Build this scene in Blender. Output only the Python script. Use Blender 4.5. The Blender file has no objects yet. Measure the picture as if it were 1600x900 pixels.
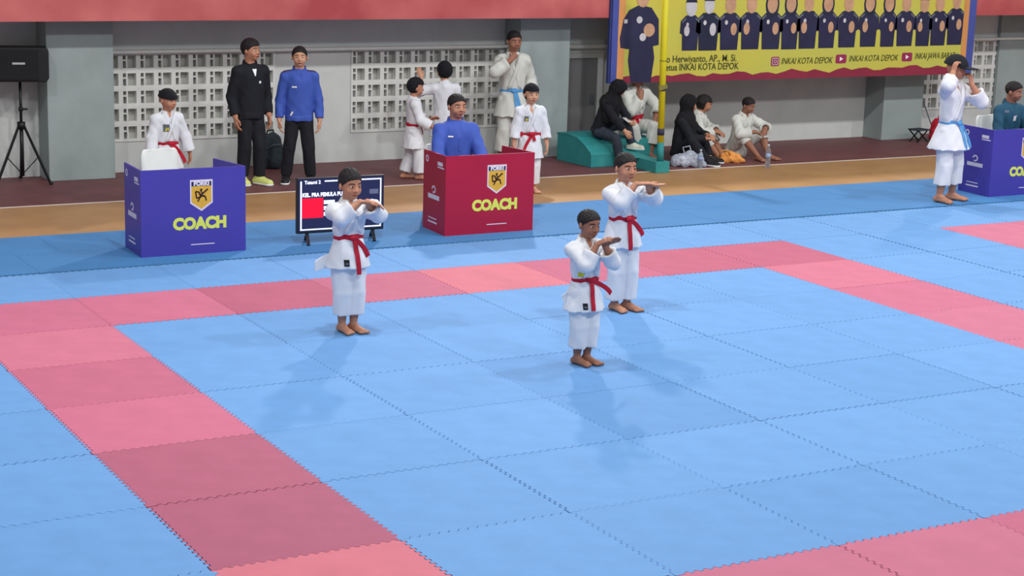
import bpy, bmesh, math, random
import numpy as np
from mathutils import Matrix, Vector
random.seed(4)
rng = np.random.default_rng(7)
C = bpy.context.scene.collection
scene = bpy.context.scene
PI = math.pi

# ------------------------------------------------------------------ camera
CAM = np.array([-3.722, -12.703, 3.168]); YAW, PITCH, ROLL, FPX = 0.511855, -0.213183, 0.029157, 2785.16
_f = np.array([math.sin(YAW)*math.cos(PITCH), math.cos(YAW)*math.cos(PITCH), math.sin(PITCH)])
_r = np.array([math.cos(YAW), -math.sin(YAW), 0.0]); _u = np.cross(_r, _f)
CR = math.cos(ROLL)*_r + math.sin(ROLL)*_u; CU = -math.sin(ROLL)*_r + math.cos(ROLL)*_u
cd = bpy.data.cameras.new('camera'); cd.sensor_width = 36; cd.lens = FPX/1600*36; cd.clip_end = 200
cam = bpy.data.objects.new('camera', cd); C.objects.link(cam)
cam.matrix_world = Matrix(((CR[0], CU[0], -_f[0], CAM[0]), (CR[1], CU[1], -_f[1], CAM[1]), (CR[2], CU[2], -_f[2], CAM[2]), (0, 0, 0, 1)))
scene.camera = cam
def at(u, v, Y):                       # photograph pixel -> point on the vertical plane y = Y
    d = (u-800)/FPX*CR - (v-450)/FPX*CU + _f
    return CAM + d*(Y-CAM[1])/d[1]

# ------------------------------------------------------------------ world, lamps, exposure
w = bpy.data.worlds.new('world'); scene.world = w; w.use_nodes = True
w.node_tree.nodes['Background'].inputs[0].default_value = (0.86, 0.93, 1.0, 1)
w.node_tree.nodes['Background'].inputs[1].default_value = 0.38
def lamp(x, y, z, e, size=0.7, col=(1, 0.985, 0.96), tgt=None):
    l = bpy.data.lights.new('hall_lamp', 'AREA'); l.shape = 'DISK'; l.size = size; l.energy = e; l.color = col
    o = bpy.data.objects.new('hall_lamp', l); C.objects.link(o); o.location = (x, y, z)
    t = Vector(tgt if tgt else (x, y, 0)) - Vector((x, y, z)); o.rotation_euler = t.to_track_quat('-Z', 'Y').to_euler()
for x in (-4, 1.5, 7, 12.5, 18): lamp(x, -2.0, 8.0, 250, 0.45, tgt=(x, 1.5, 0))
for x in (-1, 6, 13): lamp(x, -10.0, 8.5, 300, 1.0, tgt=(x, -4, 0))
for x, e in ((8.5, 520), (19, 300)): lamp(x, 9.2, 7.0, e, 0.45, tgt=(x-5.5, -2, 0))
vs = scene.view_settings; vs.view_transform = 'Standard'; vs.look = 'None'; vs.gamma = 1; vs.exposure = 0.0; vs.use_curve_mapping = False

# ------------------------------------------------------------------ materials
def lin(c):
    return tuple(((v/255)/12.92 if v/255 <= .04045 else ((v/255+.055)/1.055)**2.4) for v in c)
MATS = {}
def mat(name, c, rough=.7, var=.08, scale=6.0, bump=0.0, bscale=60.0, metal=0.0, rand=0.0, c2=None, spec=.3, alpha=None, emit=0, trans=0):
    if name in MATS: return MATS[name]
    m = bpy.data.materials.new(name); m.use_nodes = True; MATS[name] = m
    nt = m.node_tree; b = nt.nodes['Principled BSDF']; N = nt.nodes.new; L = nt.links.new
    c = lin(c); tc = N('ShaderNodeTexCoord')
    nz = N('ShaderNodeTexNoise'); nz.inputs['Scale'].default_value = scale; nz.inputs['Detail'].default_value = 5
    L(tc.outputs['Object'], nz.inputs['Vector'])
    mx = N('ShaderNodeMix'); mx.data_type = 'RGBA'
    if c2 is None: ca = tuple(v*(1-var) for v in c); cb = tuple(min(1, v*(1+var)) for v in c)
    else: ca, cb = c, lin(c2)
    mx.inputs['A'].default_value = (*ca, 1); mx.inputs['B'].default_value = (*cb, 1)
    mr = N('ShaderNodeMapRange'); mr.inputs[1].default_value = .3; mr.inputs[2].default_value = .7
    L(nz.outputs['Fac'], mr.inputs[0]); L(mr.outputs[0], mx.inputs['Factor'])
    out = mx.outputs['Result']
    if rand:
        oi = N('ShaderNodeObjectInfo'); m2 = N('ShaderNodeMix'); m2.data_type = 'RGBA'; m2.blend_type = 'MULTIPLY'; m2.inputs['Factor'].default_value = 1
        L(out, m2.inputs['A']); L(oi.outputs['Color'], m2.inputs['B']); out = m2.outputs['Result']
    L(out, b.inputs['Base Color'])
    b.inputs['Roughness'].default_value = rough; b.inputs['Metallic'].default_value = metal; b.inputs['Specular IOR Level'].default_value = spec
    if bump:
        n2 = N('ShaderNodeTexNoise'); n2.inputs['Scale'].default_value = bscale; n2.inputs['Detail'].default_value = 3; L(tc.outputs['Object'], n2.inputs['Vector'])
        bp = N('ShaderNodeBump'); bp.inputs['Strength'].default_value = bump; bp.inputs['Distance'].default_value = .01
        L(n2.outputs['Fac'], bp.inputs['Height']); L(bp.outputs['Normal'], b.inputs['Normal'])
    if emit: b.inputs['Emission Color'].default_value = (*c, 1); b.inputs['Emission Strength'].default_value = emit
    if trans: b.inputs['Transmission Weight'].default_value = trans; b.inputs['IOR'].default_value = 1.3
    if alpha is not None: b.inputs['Alpha'].default_value = alpha
    return m
M_gi = mat('gi_cotton', (218, 220, 226), .85, .03, 9, .1, 90)
M_giold = mat('gi_cotton_cream', (206, 208, 202), .85, .04, 9, .1, 90)
M_red = mat('belt_red', (176, 20, 46), .7, .1, 30, .2, 120)
M_bluebelt = mat('belt_blue', (86, 150, 205), .7, .08, 30, .2, 120)
M_skin = mat('skin_brown', (182, 128, 102), .55, .08, 12)
M_skin2 = mat('skin_dark_brown', (152, 104, 84), .55, .08, 12)
M_skin3 = mat('skin_tan', (200, 150, 122), .55, .06, 12)
M_hair = mat('hair_black', (26, 22, 23), .6, .25, 60, .5, 150)
M_black = mat('cloth_black', (27, 29, 36), .85, .12, 10, .2, 80)
M_blackknit = mat('knit_black', (22, 23, 28), .9, .15, 40, .4, 160)
M_charcoal = mat('cloth_charcoal', (52, 58, 70), .85, .12, 10, .2, 80)
M_bluej = mat('cloth_royal_blue', (62, 88, 176), .7, .08, 8, .2, 50)
M_navyred = mat('cloth_maroon_trim', (72, 40, 66), .8, .08)
M_tealshirt = mat('cloth_dark_teal', (32, 78, 102), .75, .1, 8, .2, 50)
M_white = mat('white_plain', (236, 238, 240), .6, .02)
M_eye = mat('eye_white', (205, 198, 192), .3, .02)
M_dark = mat('dark_pupil', (24, 18, 16), .4, .05)
M_lip = mat('lip_brown', (128, 70, 62), .5, .05)
M_yellowbadge = mat('badge_yellow', (205, 196, 50), .7, .15, 80)
M_grey = mat('badge_grey', (100, 104, 112), .7, .2, 80)
M_shoe_y = mat('shoe_yellow', (214, 222, 130), .6, .08, 20)
M_shoe_b = mat('shoe_black', (30, 30, 34), .6, .08, 20)
M_shoe_w = mat('shoe_cream', (222, 218, 200), .6, .06, 20)

# ------------------------------------------------------------------ mesh helpers
def link(name, me, m, parent=None):
    o = bpy.data.objects.new(name, me); C.objects.link(o)
    if m is not None: me.materials.append(m)
    if parent is not None: o.parent = parent
    return o
def tag(o, label=None, cat=None, group=None, kind=None):
    if label: o['label'] = label
    if cat: o['category'] = cat
    if group: o['group'] = group
    if kind: o['kind'] = kind
    return o
def empty(name, loc, rz=0, label=None, cat=None, group=None):
    o = bpy.data.objects.new(name, None); C.objects.link(o); o.location = loc; o.rotation_euler = (0, 0, rz); o.empty_display_size = .1
    return tag(o, label, cat, group)
class MB:
    def __init__(s): s.v = []; s.f = []
    def add(s, vs, fs):
        n = len(s.v); s.v += [tuple(map(float, p)) for p in vs]; s.f += [tuple(i+n for i in f) for f in fs]; return s
    def hexa(s, p):   # 8 corners: bottom 4 ccw, top 4 ccw
        return s.add(p, [(3, 2, 1, 0), (4, 5, 6, 7), (0, 1, 5, 4), (1, 2, 6, 5), (2, 3, 7, 6), (3, 0, 4, 7)])
    def box(s, x0, x1, y0, y1, z0, z1):
        return s.hexa([(x0, y0, z0), (x1, y0, z0), (x1, y1, z0), (x0, y1, z0), (x0, y0, z1), (x1, y0, z1), (x1, y1, z1), (x0, y1, z1)])
    def bar(s, a, b, wd, th, up=(0, 0, 1)):     # rectangular bar from a to b
        a = np.array(a, float); b = np.array(b, float); d = b-a; d /= np.linalg.norm(d)
        u = np.array(up, float); x = np.cross(d, u); x /= np.linalg.norm(x)+1e-9; u = np.cross(x, d)
        q = [(-x*wd-u*th)/2, (x*wd-u*th)/2, (x*wd+u*th)/2, (-x*wd+u*th)/2]
        return s.hexa([a+k for k in q][::-1]+[b+k for k in q][::-1])
    def tube(s, pts, rs, n=10, caps=True):
        pts = [np.array(p, float) for p in pts]
        if not hasattr(rs, '__len__'): rs = [rs]*len(pts)
        base = len(s.v); ref = np.array([0, 0, 1.0]); x = None
        for i, p in enumerate(pts):
            d = pts[min(i+1, len(pts)-1)]-pts[max(i-1, 0)]; d /= np.linalg.norm(d)+1e-12
            if x is None:
                x = np.cross(d, ref)
                if np.linalg.norm(x) < .1: x = np.cross(d, np.array([1.0, 0, 0]))
            x = x-d*np.dot(x, d); x /= np.linalg.norm(x)+1e-12; y = np.cross(d, x)
            s.v += [tuple(p+rs[i]*(math.cos(2*PI*k/n)*x+math.sin(2*PI*k/n)*y)) for k in range(n)]
        for i in range(len(pts)-1):
            for k in range(n):
                a = base+i*n+k; b = base+i*n+(k+1) % n; s.f.append((a, b, b+n, a+n))
        if caps:
            s.f.append(tuple(base+k for k in range(n))[::-1]); e = base+(len(pts)-1)*n; s.f.append(tuple(e+k for k in range(n)))
        return s
    def lathe(s, prof, c=(0, 0, 0), n=20):     # prof: (r, z)
        base = len(s.v)
        for r, z in prof: s.v += [(c[0]+r*math.cos(2*PI*k/n), c[1]+r*math.sin(2*PI*k/n), c[2]+z) for k in range(n)]
        for i in range(len(prof)-1):
            for k in range(n):
                a = base+i*n+k; b = base+i*n+(k+1) % n; s.f.append((a, b, b+n, a+n))
        s.f.append(tuple(base+k for k in range(n))[::-1]); e = base+(len(prof)-1)*n; s.f.append(tuple(e+k for k in range(n)))
        return s
    def ell(s, c, r, n=12, m=8):
        base = len(s.v)
        for i in range(1, m):
            t = PI*i/m; s.v += [(c[0]+r[0]*math.sin(t)*math.cos(2*PI*k/n), c[1]+r[1]*math.sin(t)*math.sin(2*PI*k/n), c[2]+r[2]*math.cos(t)) for k in range(n)]
        for i in range(m-2):
            for k in range(n):
                a = base+i*n+k; b = base+i*n+(k+1) % n; s.f.append((a, a+n, b+n, b))
        s.v += [(c[0], c[1], c[2]+r[2]), (c[0], c[1], c[2]-r[2])]; t = len(s.v)-2
        for k in range(n):
            s.f.append((t, base+k, base+(k+1) % n)); e = base+(m-2)*n; s.f.append((t+1, e+(k+1) % n, e+k))
        return s
    def prism(s, poly, y0, y1):     # poly in (x, z), extruded along y; front face at y0
        n = len(poly); v = [(x, y0, z) for x, z in poly]+[(x, y1, z) for x, z in poly]
        return s.add(v, [tuple(range(n)), tuple(range(2*n-1, n-1, -1))]+[(i, i+n, (i+1) % n+n, (i+1) % n) for i in range(n)])
    def prismx(s, poly, x0, x1):    # poly in (y, z), extruded along x
        n = len(poly); v = [(x0, y, z) for y, z in poly]+[(x1, y, z) for y, z in poly]
        return s.add(v, [tuple(range(n-1, -1, -1)), tuple(range(n, 2*n))]+[(i, (i+1) % n, (i+1) % n+n, i+n) for i in range(n)])
    def build(s, name, m, parent=None, smooth=False, bevel=0):
        me = bpy.data.meshes.new(name); me.from_pydata(s.v, [], s.f); me.update()
        bm = bmesh.new(); bm.from_mesh(me); bmesh.ops.recalc_face_normals(bm, faces=bm.faces); bm.to_mesh(me); bm.free()
        if smooth: me.polygons.foreach_set('use_smooth', [True]*len(me.polygons))
        o = link(name, me, m, parent)
        if bevel:
            b = o.modifiers.new('bevel', 'BEVEL'); b.width = bevel; b.segments = 2; b.limit_method = 'ANGLE'
        return o
def struct(o): o['kind'] = 'structure'; return o
DG = None
def text(name, body, size, M, m, parent, bold=0, ext=.0012, align='CENTER', font_shear=0, sx=1):
    cu = bpy.data.curves.new(name, 'FONT'); cu.body = body; cu.size = size; cu.align_x = align; cu.align_y = 'CENTER'; cu.extrude = ext; cu.offset = bold; cu.shear = font_shear; cu.resolution_u = 3
    t = bpy.data.objects.new('tmp_text', cu); C.objects.link(t)
    dg = bpy.context.evaluated_depsgraph_get(); me = bpy.data.meshes.new_from_object(t.evaluated_get(dg)); bpy.data.objects.remove(t); bpy.data.curves.remove(cu)
    me.materials.clear(); me.transform(M @ Matrix.Diagonal((sx, 1, 1, 1)))
    return link(name, me, m, parent)
def front(x, y, z, rz=0):      # text plane facing -Y, turned by rz about the vertical
    return Matrix.Translation((x, y, z)) @ Matrix.Rotation(rz, 4, 'Z') @ Matrix.Rotation(PI/2, 4, 'X')

# ------------------------------------------------------------------ signed distance sculpting
def V3(*a): return np.array(a, float)
def unit(a): a = np.asarray(a, float); return a/(np.linalg.norm(a)+1e-12)
class Field:
    def __init__(s, lo, hi, v):
        s.v = v; s.lo = np.asarray(lo, float)-3*v; s.n = np.ceil((np.asarray(hi, float)-s.lo)/v).astype(int)+4
        s.d = np.full(s.n, 9.0, np.float32); s.ax = [(s.lo[i]+v*np.arange(s.n[i])).astype(np.float32) for i in range(3)]
    def put(s, prim, k=.01, op='u', cuts=()):
        fn, lo, hi = prim; pad = k+3*s.v
        i0 = np.clip(np.floor((lo-pad-s.lo)/s.v).astype(int), 0, s.n); i1 = np.clip(np.ceil((hi+pad-s.lo)/s.v).astype(int)+1, 0, s.n)
        if (i1 <= i0).any(): return s
        sl = tuple(slice(a, b) for a, b in zip(i0, i1))
        x = s.ax[0][sl[0]][:, None, None]; y = s.ax[1][sl[1]][None, :, None]; z = s.ax[2][sl[2]][None, None, :]
        e = fn(x, y, z)
        for pt, n in cuts: e = np.maximum(e, (x-pt[0])*n[0]+(y-pt[1])*n[1]+(z-pt[2])*n[2])
        d = s.d[sl]
        if op == 'u':
            h = np.clip(.5+.5*(d-e)/k, 0, 1); d[...] = d+(e-d)*h-k*h*(1-h)
        else:
            e = -e; h = np.clip(.5-.5*(d-e)/k, 0, 1); d[...] = d+(e-d)*h+k*h*(1-h)
        return s
    def cut(s, pt, n):
        x, y, z = s.ax[0][:, None, None], s.ax[1][None, :, None], s.ax[2][None, None, :]
        s.d = np.maximum(s.d, ((x-pt[0])*n[0]+(y-pt[1])*n[1]+(z-pt[2])*n[2]).astype(np.float32)); return s
    def fold(s, amp, L, seed=0, zs=1.0):
        x, y, z = s.ax[0][:, None, None], s.ax[1][None, :, None], s.ax[2][None, None, :]; z = z*zs; q = 2*PI/L; a = seed*1.7
        m = s.d < 1
        f = np.sin(q*(x+.35*z)+a+1.5*np.sin(q*.5*z+a))*np.sin(q*.62*(z*.8-.5*y)+2*a)+.6*np.sin(q*1.7*(y*.9+.4*z)+3*a+np.sin(q*.7*x))
        s.d = np.where(m, s.d+amp*f, s.d).astype(np.float32); return s
    def sample(s, P):
        q = (np.asarray(P)-s.lo)/s.v; i = np.clip(np.floor(q).astype(int), 0, s.n-2); t = np.clip(q-i, 0, 1); o = 0
        for dx in (0, 1):
            for dy in (0, 1):
                for dz in (0, 1):
                    w_ = (t[..., 0] if dx else 1-t[..., 0])*(t[..., 1] if dy else 1-t[..., 1])*(t[..., 2] if dz else 1-t[..., 2])
                    o = o+w_*s.d[i[..., 0]+dx, i[..., 1]+dy, i[..., 2]+dz]
        return o
    def cast(s, o, d, L=.6, inside=False):       # distance along ray to the first crossing, or None
        o = np.asarray(o, float); d = unit(d); t = np.arange(0, L, s.v*.5); q = s.sample(o+t[:, None]*d)
        q = np.where(((o+t[:, None]*d < s.lo) | (o+t[:, None]*d > s.lo+s.v*(s.n-1))).any(1), 1, q)
        h = np.nonzero(q > 0 if inside else q < 0)[0]
        if len(h) == 0: return None
        i = h[0]
        if i == 0: return 0.0
        return float(t[i-1]+(t[i]-t[i-1])*q[i-1]/(q[i-1]-q[i]+1e-12))
    def mesh(s):
        d = s.d; n = s.n; b = d < 0
        c = [b[i:n[0]-1+i, j:n[1]-1+j, k:n[2]-1+k] for i in (0, 1) for j in (0, 1) for k in (0, 1)]
        an = c[0].copy(); al = c[0].copy()
        for q in c[1:]: an |= q; al &= q
        idx = np.argwhere(an & ~al)
        if len(idx) == 0: return np.zeros((0, 3)), np.zeros((0, 4), int)
        cor = np.array([(i, j, k) for i in (0, 1) for j in (0, 1) for k in (0, 1)])
        val = np.stack([d[idx[:, 0]+a, idx[:, 1]+e, idx[:, 2]+f] for a, e, f in cor], 1)
        acc = np.zeros((len(idx), 3)); cnt = np.zeros(len(idx))
        for a in range(8):
            for e in range(a+1, 8):
                if abs(cor[a]-cor[e]).sum() != 1: continue
                m = (val[:, a] < 0) != (val[:, e] < 0); t = val[:, a]/np.where(m, val[:, a]-val[:, e], 1)
                acc += np.where(m[:, None], cor[a]+t[:, None]*(cor[e]-cor[a]), 0); cnt += m
        V = s.lo+s.v*(idx+acc/cnt[:, None])
        ID = np.full(n-1, -1, np.int32); ID[tuple(idx.T)] = np.arange(len(idx)); Q = []
        for ax in range(3):
            sa = [slice(1, -1)]*3; sa[ax] = slice(0, -1); sb = list(sa); sb[ax] = slice(1, None)
            A = b[tuple(sa)]; B = b[tuple(sb)]; e = np.argwhere(A != B)
            off = np.ones(3, int); off[ax] = 0; e = e+off; u_, v_ = [(1, 2), (2, 0), (0, 1)][ax]
            eu = np.eye(3, dtype=int)[u_]; ev = np.eye(3, dtype=int)[v_]
            q = np.stack([ID[tuple((e-eu-ev).T)], ID[tuple((e-ev).T)], ID[tuple(e.T)], ID[tuple((e-eu).T)]], 1)
            fl = ~b[tuple(e.T)]; q[fl] = q[fl][:, ::-1]; Q.append(q)
        return V, np.concatenate(Q)
    def build(s, name, m, parent, smooth_it=1):
        V, Q = s.mesh()
        for _ in range(smooth_it):
            acc = np.zeros_like(V); cnt = np.zeros(len(V))
            for a in range(4):
                for e in ((a+1) % 4, (a+3) % 4):
                    np.add.at(acc, Q[:, a], V[Q[:, e]]); np.add.at(cnt, Q[:, a], 1)
            V = .5*V+.5*acc/np.maximum(cnt, 1)[:, None]
        me = bpy.data.meshes.new(name); me.vertices.add(len(V)); me.vertices.foreach_set('co', V.astype(np.float32).ravel())
        me.loops.add(len(Q)*4); me.loops.foreach_set('vertex_index', Q.astype(np.int32).ravel())
        me.polygons.add(len(Q)); me.polygons.foreach_set('loop_start', np.arange(0, len(Q)*4, 4, dtype=np.int32))
        me.polygons.foreach_set('use_smooth', np.ones(len(Q), bool)); me.update(calc_edges=True); me.validate()
        return link(name, me, m, parent)
def rc(a, b, ra, rb, fl=None):           # round cone from a to b; fl = (direction, squash)
    a = np.asarray(a, float); b = np.asarray(b, float); ba = b-a; bb = float(ba@ba)+1e-12; R = max(ra, rb)*(max(1, fl[1]) if fl else 1)
    if fl: n = unit(fl[0]); sc = 1/fl[1]-1
    def fn(x, y, z):
        px, py, pz = x-np.float32(a[0]), y-np.float32(a[1]), z-np.float32(a[2])
        t = np.clip((px*np.float32(ba[0])+py*np.float32(ba[1])+pz*np.float32(ba[2]))/np.float32(bb), 0, 1)
        px = px-t*np.float32(ba[0]); py = py-t*np.float32(ba[1]); pz = pz-t*np.float32(ba[2])
        if fl:
            q = (px*np.float32(n[0])+py*np.float32(n[1])+pz*np.float32(n[2]))*np.float32(sc); px = px+q*np.float32(n[0]); py = py+q*np.float32(n[1]); pz = pz+q*np.float32(n[2])
        return np.sqrt(px*px+py*py+pz*pz)-(np.float32(ra)+t*np.float32(rb-ra))
    return fn, np.minimum(a, b)-R, np.maximum(a, b)+R
def el(c, r, R=np.eye(3)):               # ellipsoid with axes the columns of R
    c = np.asarray(c, float); r = np.asarray(r, float); mn = r.min(); R = np.asarray(R)
    def fn(x, y, z):
        p = (x-np.float32(c[0]), y-np.float32(c[1]), z-np.float32(c[2])); s0 = 0; s1 = 0
        for i in range(3):
            q = (p[0]*np.float32(R[0, i])+p[1]*np.float32(R[1, i])+p[2]*np.float32(R[2, i]))/np.float32(r[i]); s0 = s0+q*q; s1 = s1+(q/np.float32(r[i]))**2
        k0 = np.sqrt(s0); return k0*(k0-1)/np.maximum(np.sqrt(s1), 1e-6)
    e = np.sqrt(((R*r)**2).sum(1)); return fn, c-e, c+e
def rot(yaw=0, pitch=0, roll=0):         # yaw about z, pitch: forward (-Y) lean, roll: towards +X
    cy, sy, cp, sp, cr, sr = math.cos(yaw), math.sin(yaw), math.cos(pitch), math.sin(pitch), math.cos(roll), math.sin(roll)
    return np.array([[cy, -sy, 0], [sy, cy, 0], [0, 0, 1]]) @ np.array([[1, 0, 0], [0, cp, -sp], [0, sp, cp]]) @ np.array([[cr, 0, sr], [0, 1, 0], [-sr, 0, cr]])
def ik(a, c, l1, l2, pole):
    a = np.asarray(a, float); c = np.asarray(c, float); d = c-a; L = np.linalg.norm(d); m = (l1+l2)*.995
    if L > m: c = a+d/L*m; L = m
    u = (c-a)/L; x = (l1*l1-l2*l2+L*L)/(2*L); h = math.sqrt(max(l1*l1-x*x, 0)); p = np.asarray(pole, float); p = unit(p-u*(p@u))
    return a+u*x+p*h, c
# ------------------------------------------------------------------ people
def hand(F, W, D, N, s, right, curl, k=.004, spread=.0):
    D = unit(D); N = unit(np.asarray(N, float)-D*(np.asarray(N, float)@D)); U = np.cross(D, N)*(1 if right else -1)
    r = max(.058*s, F.v*1.12)
    F.put(rc(W, W+D*.2*s, .13*s, .19*s, (N, .6)), .01); F.put(rc(W+D*.2*s, W+D*.42*s, .2*s, .21*s, (N, .48)), .01)
    for i, L in enumerate((.42, .5, .46, .36)):
        o = (1.5-i)*max(.118*s, r*2.02); K = W+D*.5*s+U*o
        d1 = unit(D*math.cos(curl)+N*math.sin(curl)+U*(1.5-i)*spread); d2 = unit(D*math.cos(curl*2.3)+N*math.sin(curl*2.3)+U*(1.5-i)*spread)
        p1 = K+d1*L*.52*s; F.put(rc(K-D*.1*s, p1, r*1.05, r, None), k*.5); F.put(rc(p1, p1+d2*L*.48*s, r, r*.85), k*.5)
    t0 = W+D*.12*s+U*.13*s; t1 = W+D*.34*s+U*.3*s+N*.08*s*(1+curl); t2 = t1+unit(D+N*.5*curl-U*.15*curl)*.22*s
    F.put(rc(t0, t1, r*1.5, r*1.1), .006); F.put(rc(t1, t2, r*1.1, r*.9), .004)
def strip_mesh(rows, th):       # rows of points (n x m x 3) + outward normal offset -> thin shell
    P = np.array(rows, float); n, m, _ = P.shape
    du = np.gradient(P, axis=0); dv = np.gradient(P, axis=1) if m > 1 else None
    N = np.cross(du, dv); N /= np.linalg.norm(N, axis=2, keepdims=True)+1e-9
    return P, N
def shell(name, rows, th, m, parent, flip=False):
    P, N = strip_mesh(rows, th); n, mm, _ = P.shape; N = -N if flip else N
    A = (P+N*th).reshape(-1, 3); B = P.reshape(-1, 3); k = n*mm; F = []
    g = lambda i, j: i*mm+j
    for i in range(n-1):
        for j in range(mm-1):
            F.append((g(i, j), g(i+1, j), g(i+1, j+1), g(i, j+1))); F.append(tuple(k+q for q in (g(i, j+1), g(i+1, j+1), g(i+1, j), g(i, j))))
    for i in range(n-1):
        F.append((g(i+1, 0), g(i, 0), k+g(i, 0), k+g(i+1, 0))); F.append((g(i, mm-1), g(i+1, mm-1), k+g(i+1, mm-1), k+g(i, mm-1)))
    for j in range(mm-1):
        F.append((g(0, j), g(0, j+1), k+g(0, j+1), k+g(0, j))); F.append((g(n-1, j+1), g(n-1, j), k+g(n-1, j), k+g(n-1, j+1)))
    mb = MB(); mb.add(np.concatenate([A, B]), F); return mb.build(name, m, parent, smooth=name in ('backrest', 'lapel'))
def drape(F, cx, cz, wd, ht, nx=4, nz=4, dirv=(0, 1, 0), origin_y=-.6, lift=.002, ang=0):
    rows = []
    last = None
    for i in range(nz):
        row = []
        for j in range(nx):
            a = (j/(nx-1)-.5)*wd; b = (.5-i/(nz-1))*ht
            x = cx+a*math.cos(ang)+b*math.sin(ang); z = cz-a*math.sin(ang)+b*math.cos(ang)
            t = F.cast((x, origin_y, z), (0, 1, 0), 1.2)
            if t is not None: last = origin_y+t
            row.append((x, (last if last is not None else -.1)-lift, z))
        rows.append(row)
    return rows
def person(label, loc, rz, H, kid=True, skin=None, top='gi', topmat=None, bottom='gi', botmat=None, belt=None, hair='short', R=None, L=None, legR=None, legL=None,
           pelvis=None, lean=(0, 0, 0), head=(0, 0, 0), feet='bare', build=1.0, vox=.0065, seed=1, hem=.095, hairmat=None, patches=(), extra=None, group=None, tails=((-.02, .14), (.05, .1)),
           face=True, skirt=.14, beltz=.075, sleeve=.7, flare=1.0, legw=1.0, hairlift=0.0, name='person', hairline=.77, hairw=0.0):
    root = empty(name, loc, math.radians(rz), label, 'person', group)
    skin = skin or M_skin
    hh = H*(.172 if kid else .142); pz = (.475 if kid else .495)*H; T = (.30 if kid else .318)*H; sw = (.104 if kid else .097)*H*build**.7
    P = V3(0, 0, pz) if pelvis is None else V3(*pelvis); RT = rot(*lean); up = RT @ V3(0, 0, 1); fw = RT @ V3(0, -1, 0); rx = RT @ V3(1, 0, 0)
    tp = lambda x, y, z: P+RT @ V3(x, y, z)
    sh = {'R': tp(-sw, 0, T-.022*H), 'L': tp(sw, 0, T-.022*H)}; nb = tp(0, .012*H, T+.02*H)
    HR = RT @ rot(*head); H0 = tp(0, -.012*H, T+(.056 if kid else .058)*H); hp = lambda x, y, z: H0+HR @ (V3(x, y, z)*hh)
    ua, fa, hs = (.165*H, .145*H, .112*H) if kid else (.175*H, .15*H, .108*H)
    th, sn = (.232*H, .222*H) if kid else (.24*H, .235*H); az = .043*H
    arms = {}
    for s, spec in (('R', R), ('L', L)):
        sg = -1 if s == 'R' else 1; d = dict(w=sh[s]+V3(sg*.045*H, -.03*H, -(ua+fa)*.97), pole=(sg*.4, .9, 0), D=(sg*.05, -.12, -1), N=(-sg, 0, 0), curl=.4)
        if spec: d.update(spec)
        e, wr = ik(sh[s], d['w'], ua, fa, d['pole']); arms[s] = (sh[s], e, wr, d)
    legs = {}
    for s, spec in (('R', legR), ('L', legL)):
        sg = -1 if s == 'R' else 1; hpnt = tp(sg*(.05 if bottom == 'gi' else .044)*H*build, 0, -.0*H); d = dict(a=(sg*.055*H, .01*H, az), pole=(sg*.1, -1, 0), toe=(sg*.15, -1))
        if spec: d.update(spec)
        if pelvis is None: LL = np.linalg.norm(V3(*d['a'])-hpnt)*1.004; th, sn = LL*.51, LL*.49
        k, an = ik(hpnt, V3(*d['a']), th, sn, d['pole']); legs[s] = (hpnt, k, an, d)
    pts = [P, nb, hp(0, -.5, 0), hp(0, .6, 1.1), hp(.5, 0, 1), hp(-.5, 0, 1)]+[q for s in arms for q in (arms[s][1], arms[s][2], arms[s][2]+unit(arms[s][3]['D'])*hs)]+[q for s in legs for q in (legs[s][1], legs[s][2], legs[s][2]+V3(*unit(V3(*legs[s][3]['toe'], 0)))*.14*H)]
    lo = np.min(pts, 0)-.09*H-.02; hi = np.max(pts, 0)+.09*H+.02; lo[2] = min(lo[2], -.01) if pelvis is None else lo[2]
    # body: one continuous surface
    B = Field(lo, hi, vox)
    B.put(rc(tp(0, 0, .0), tp(0, 0, T*.4), .066*H*build, .070*H*build, (fw, .66)), .015); B.put(rc(tp(0, 0, T*.4), tp(0, 0, T*.82), .078*H*build, .088*H*build, (fw, .64)), .03)
    [B.put(rc(tp(0, 0, T-.005*H), sh[q], .036*H, .031*H), .03) for q in 'RL']; B.put(rc(tp(0, .01*H, T-.01*H), hp(0, .08, .3), .036*H, .034*H*(1 if kid else 1.06)), .025)
    for s, (a, e, wr, d) in arms.items():
        B.put(rc(a, e, .033*H, .027*H), .02); B.put(rc(e, e+(wr-e)*.35, .027*H, .027*H), .012); B.put(rc(e+(wr-e)*.35, wr, .027*H, .019*H), .012)
        hand(B, wr, d['D'], d['N'], hs, s == 'R', d['curl'], spread=d.get('spread', 0))
    for s, (a, k, an, d) in legs.items():
        B.put(rc(a, k, .040*H, .034*H), .012); B.put(rc(k, k+(an-k)*.35, .037*H, .037*H), .012); B.put(rc(k+(an-k)*.35, an, .037*H, .0215*H), .012)
        t = V3(*unit(V3(*d['toe'], 0))); sd = np.cross(t, V3(0, 0, 1)); fl = an[2]-az; cz = [(V3(0, 0, fl+.001), V3(0, 0, -1))]
        if feet == 'bare':
            hl = an-t*.022*H; hl[2] = fl+.022*H; bl = an+t*.085*H; bl[2] = fl+.014*H
            B.put(rc(an, hl, .022*H, .024*H), .012, cuts=cz); B.put(rc(an, bl, .022*H, .014*H), .012, cuts=cz); B.put(rc(hl, bl, .022*H, .026*H, (V3(0, 0, 1), .75)), .012, cuts=cz)
            for i in range(5):
                o = (i-2)*.0125*H*(1 if s == 'L' else -1); tl = .026-.003*i; q = bl+sd*o; q[2] = fl+.011*H
                B.put(rc(q, q+t*tl*H, max(.0085*H, vox), max(.0085*H, vox)*(1.25 if i == 0 else .95)), .004, cuts=cz)
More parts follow.
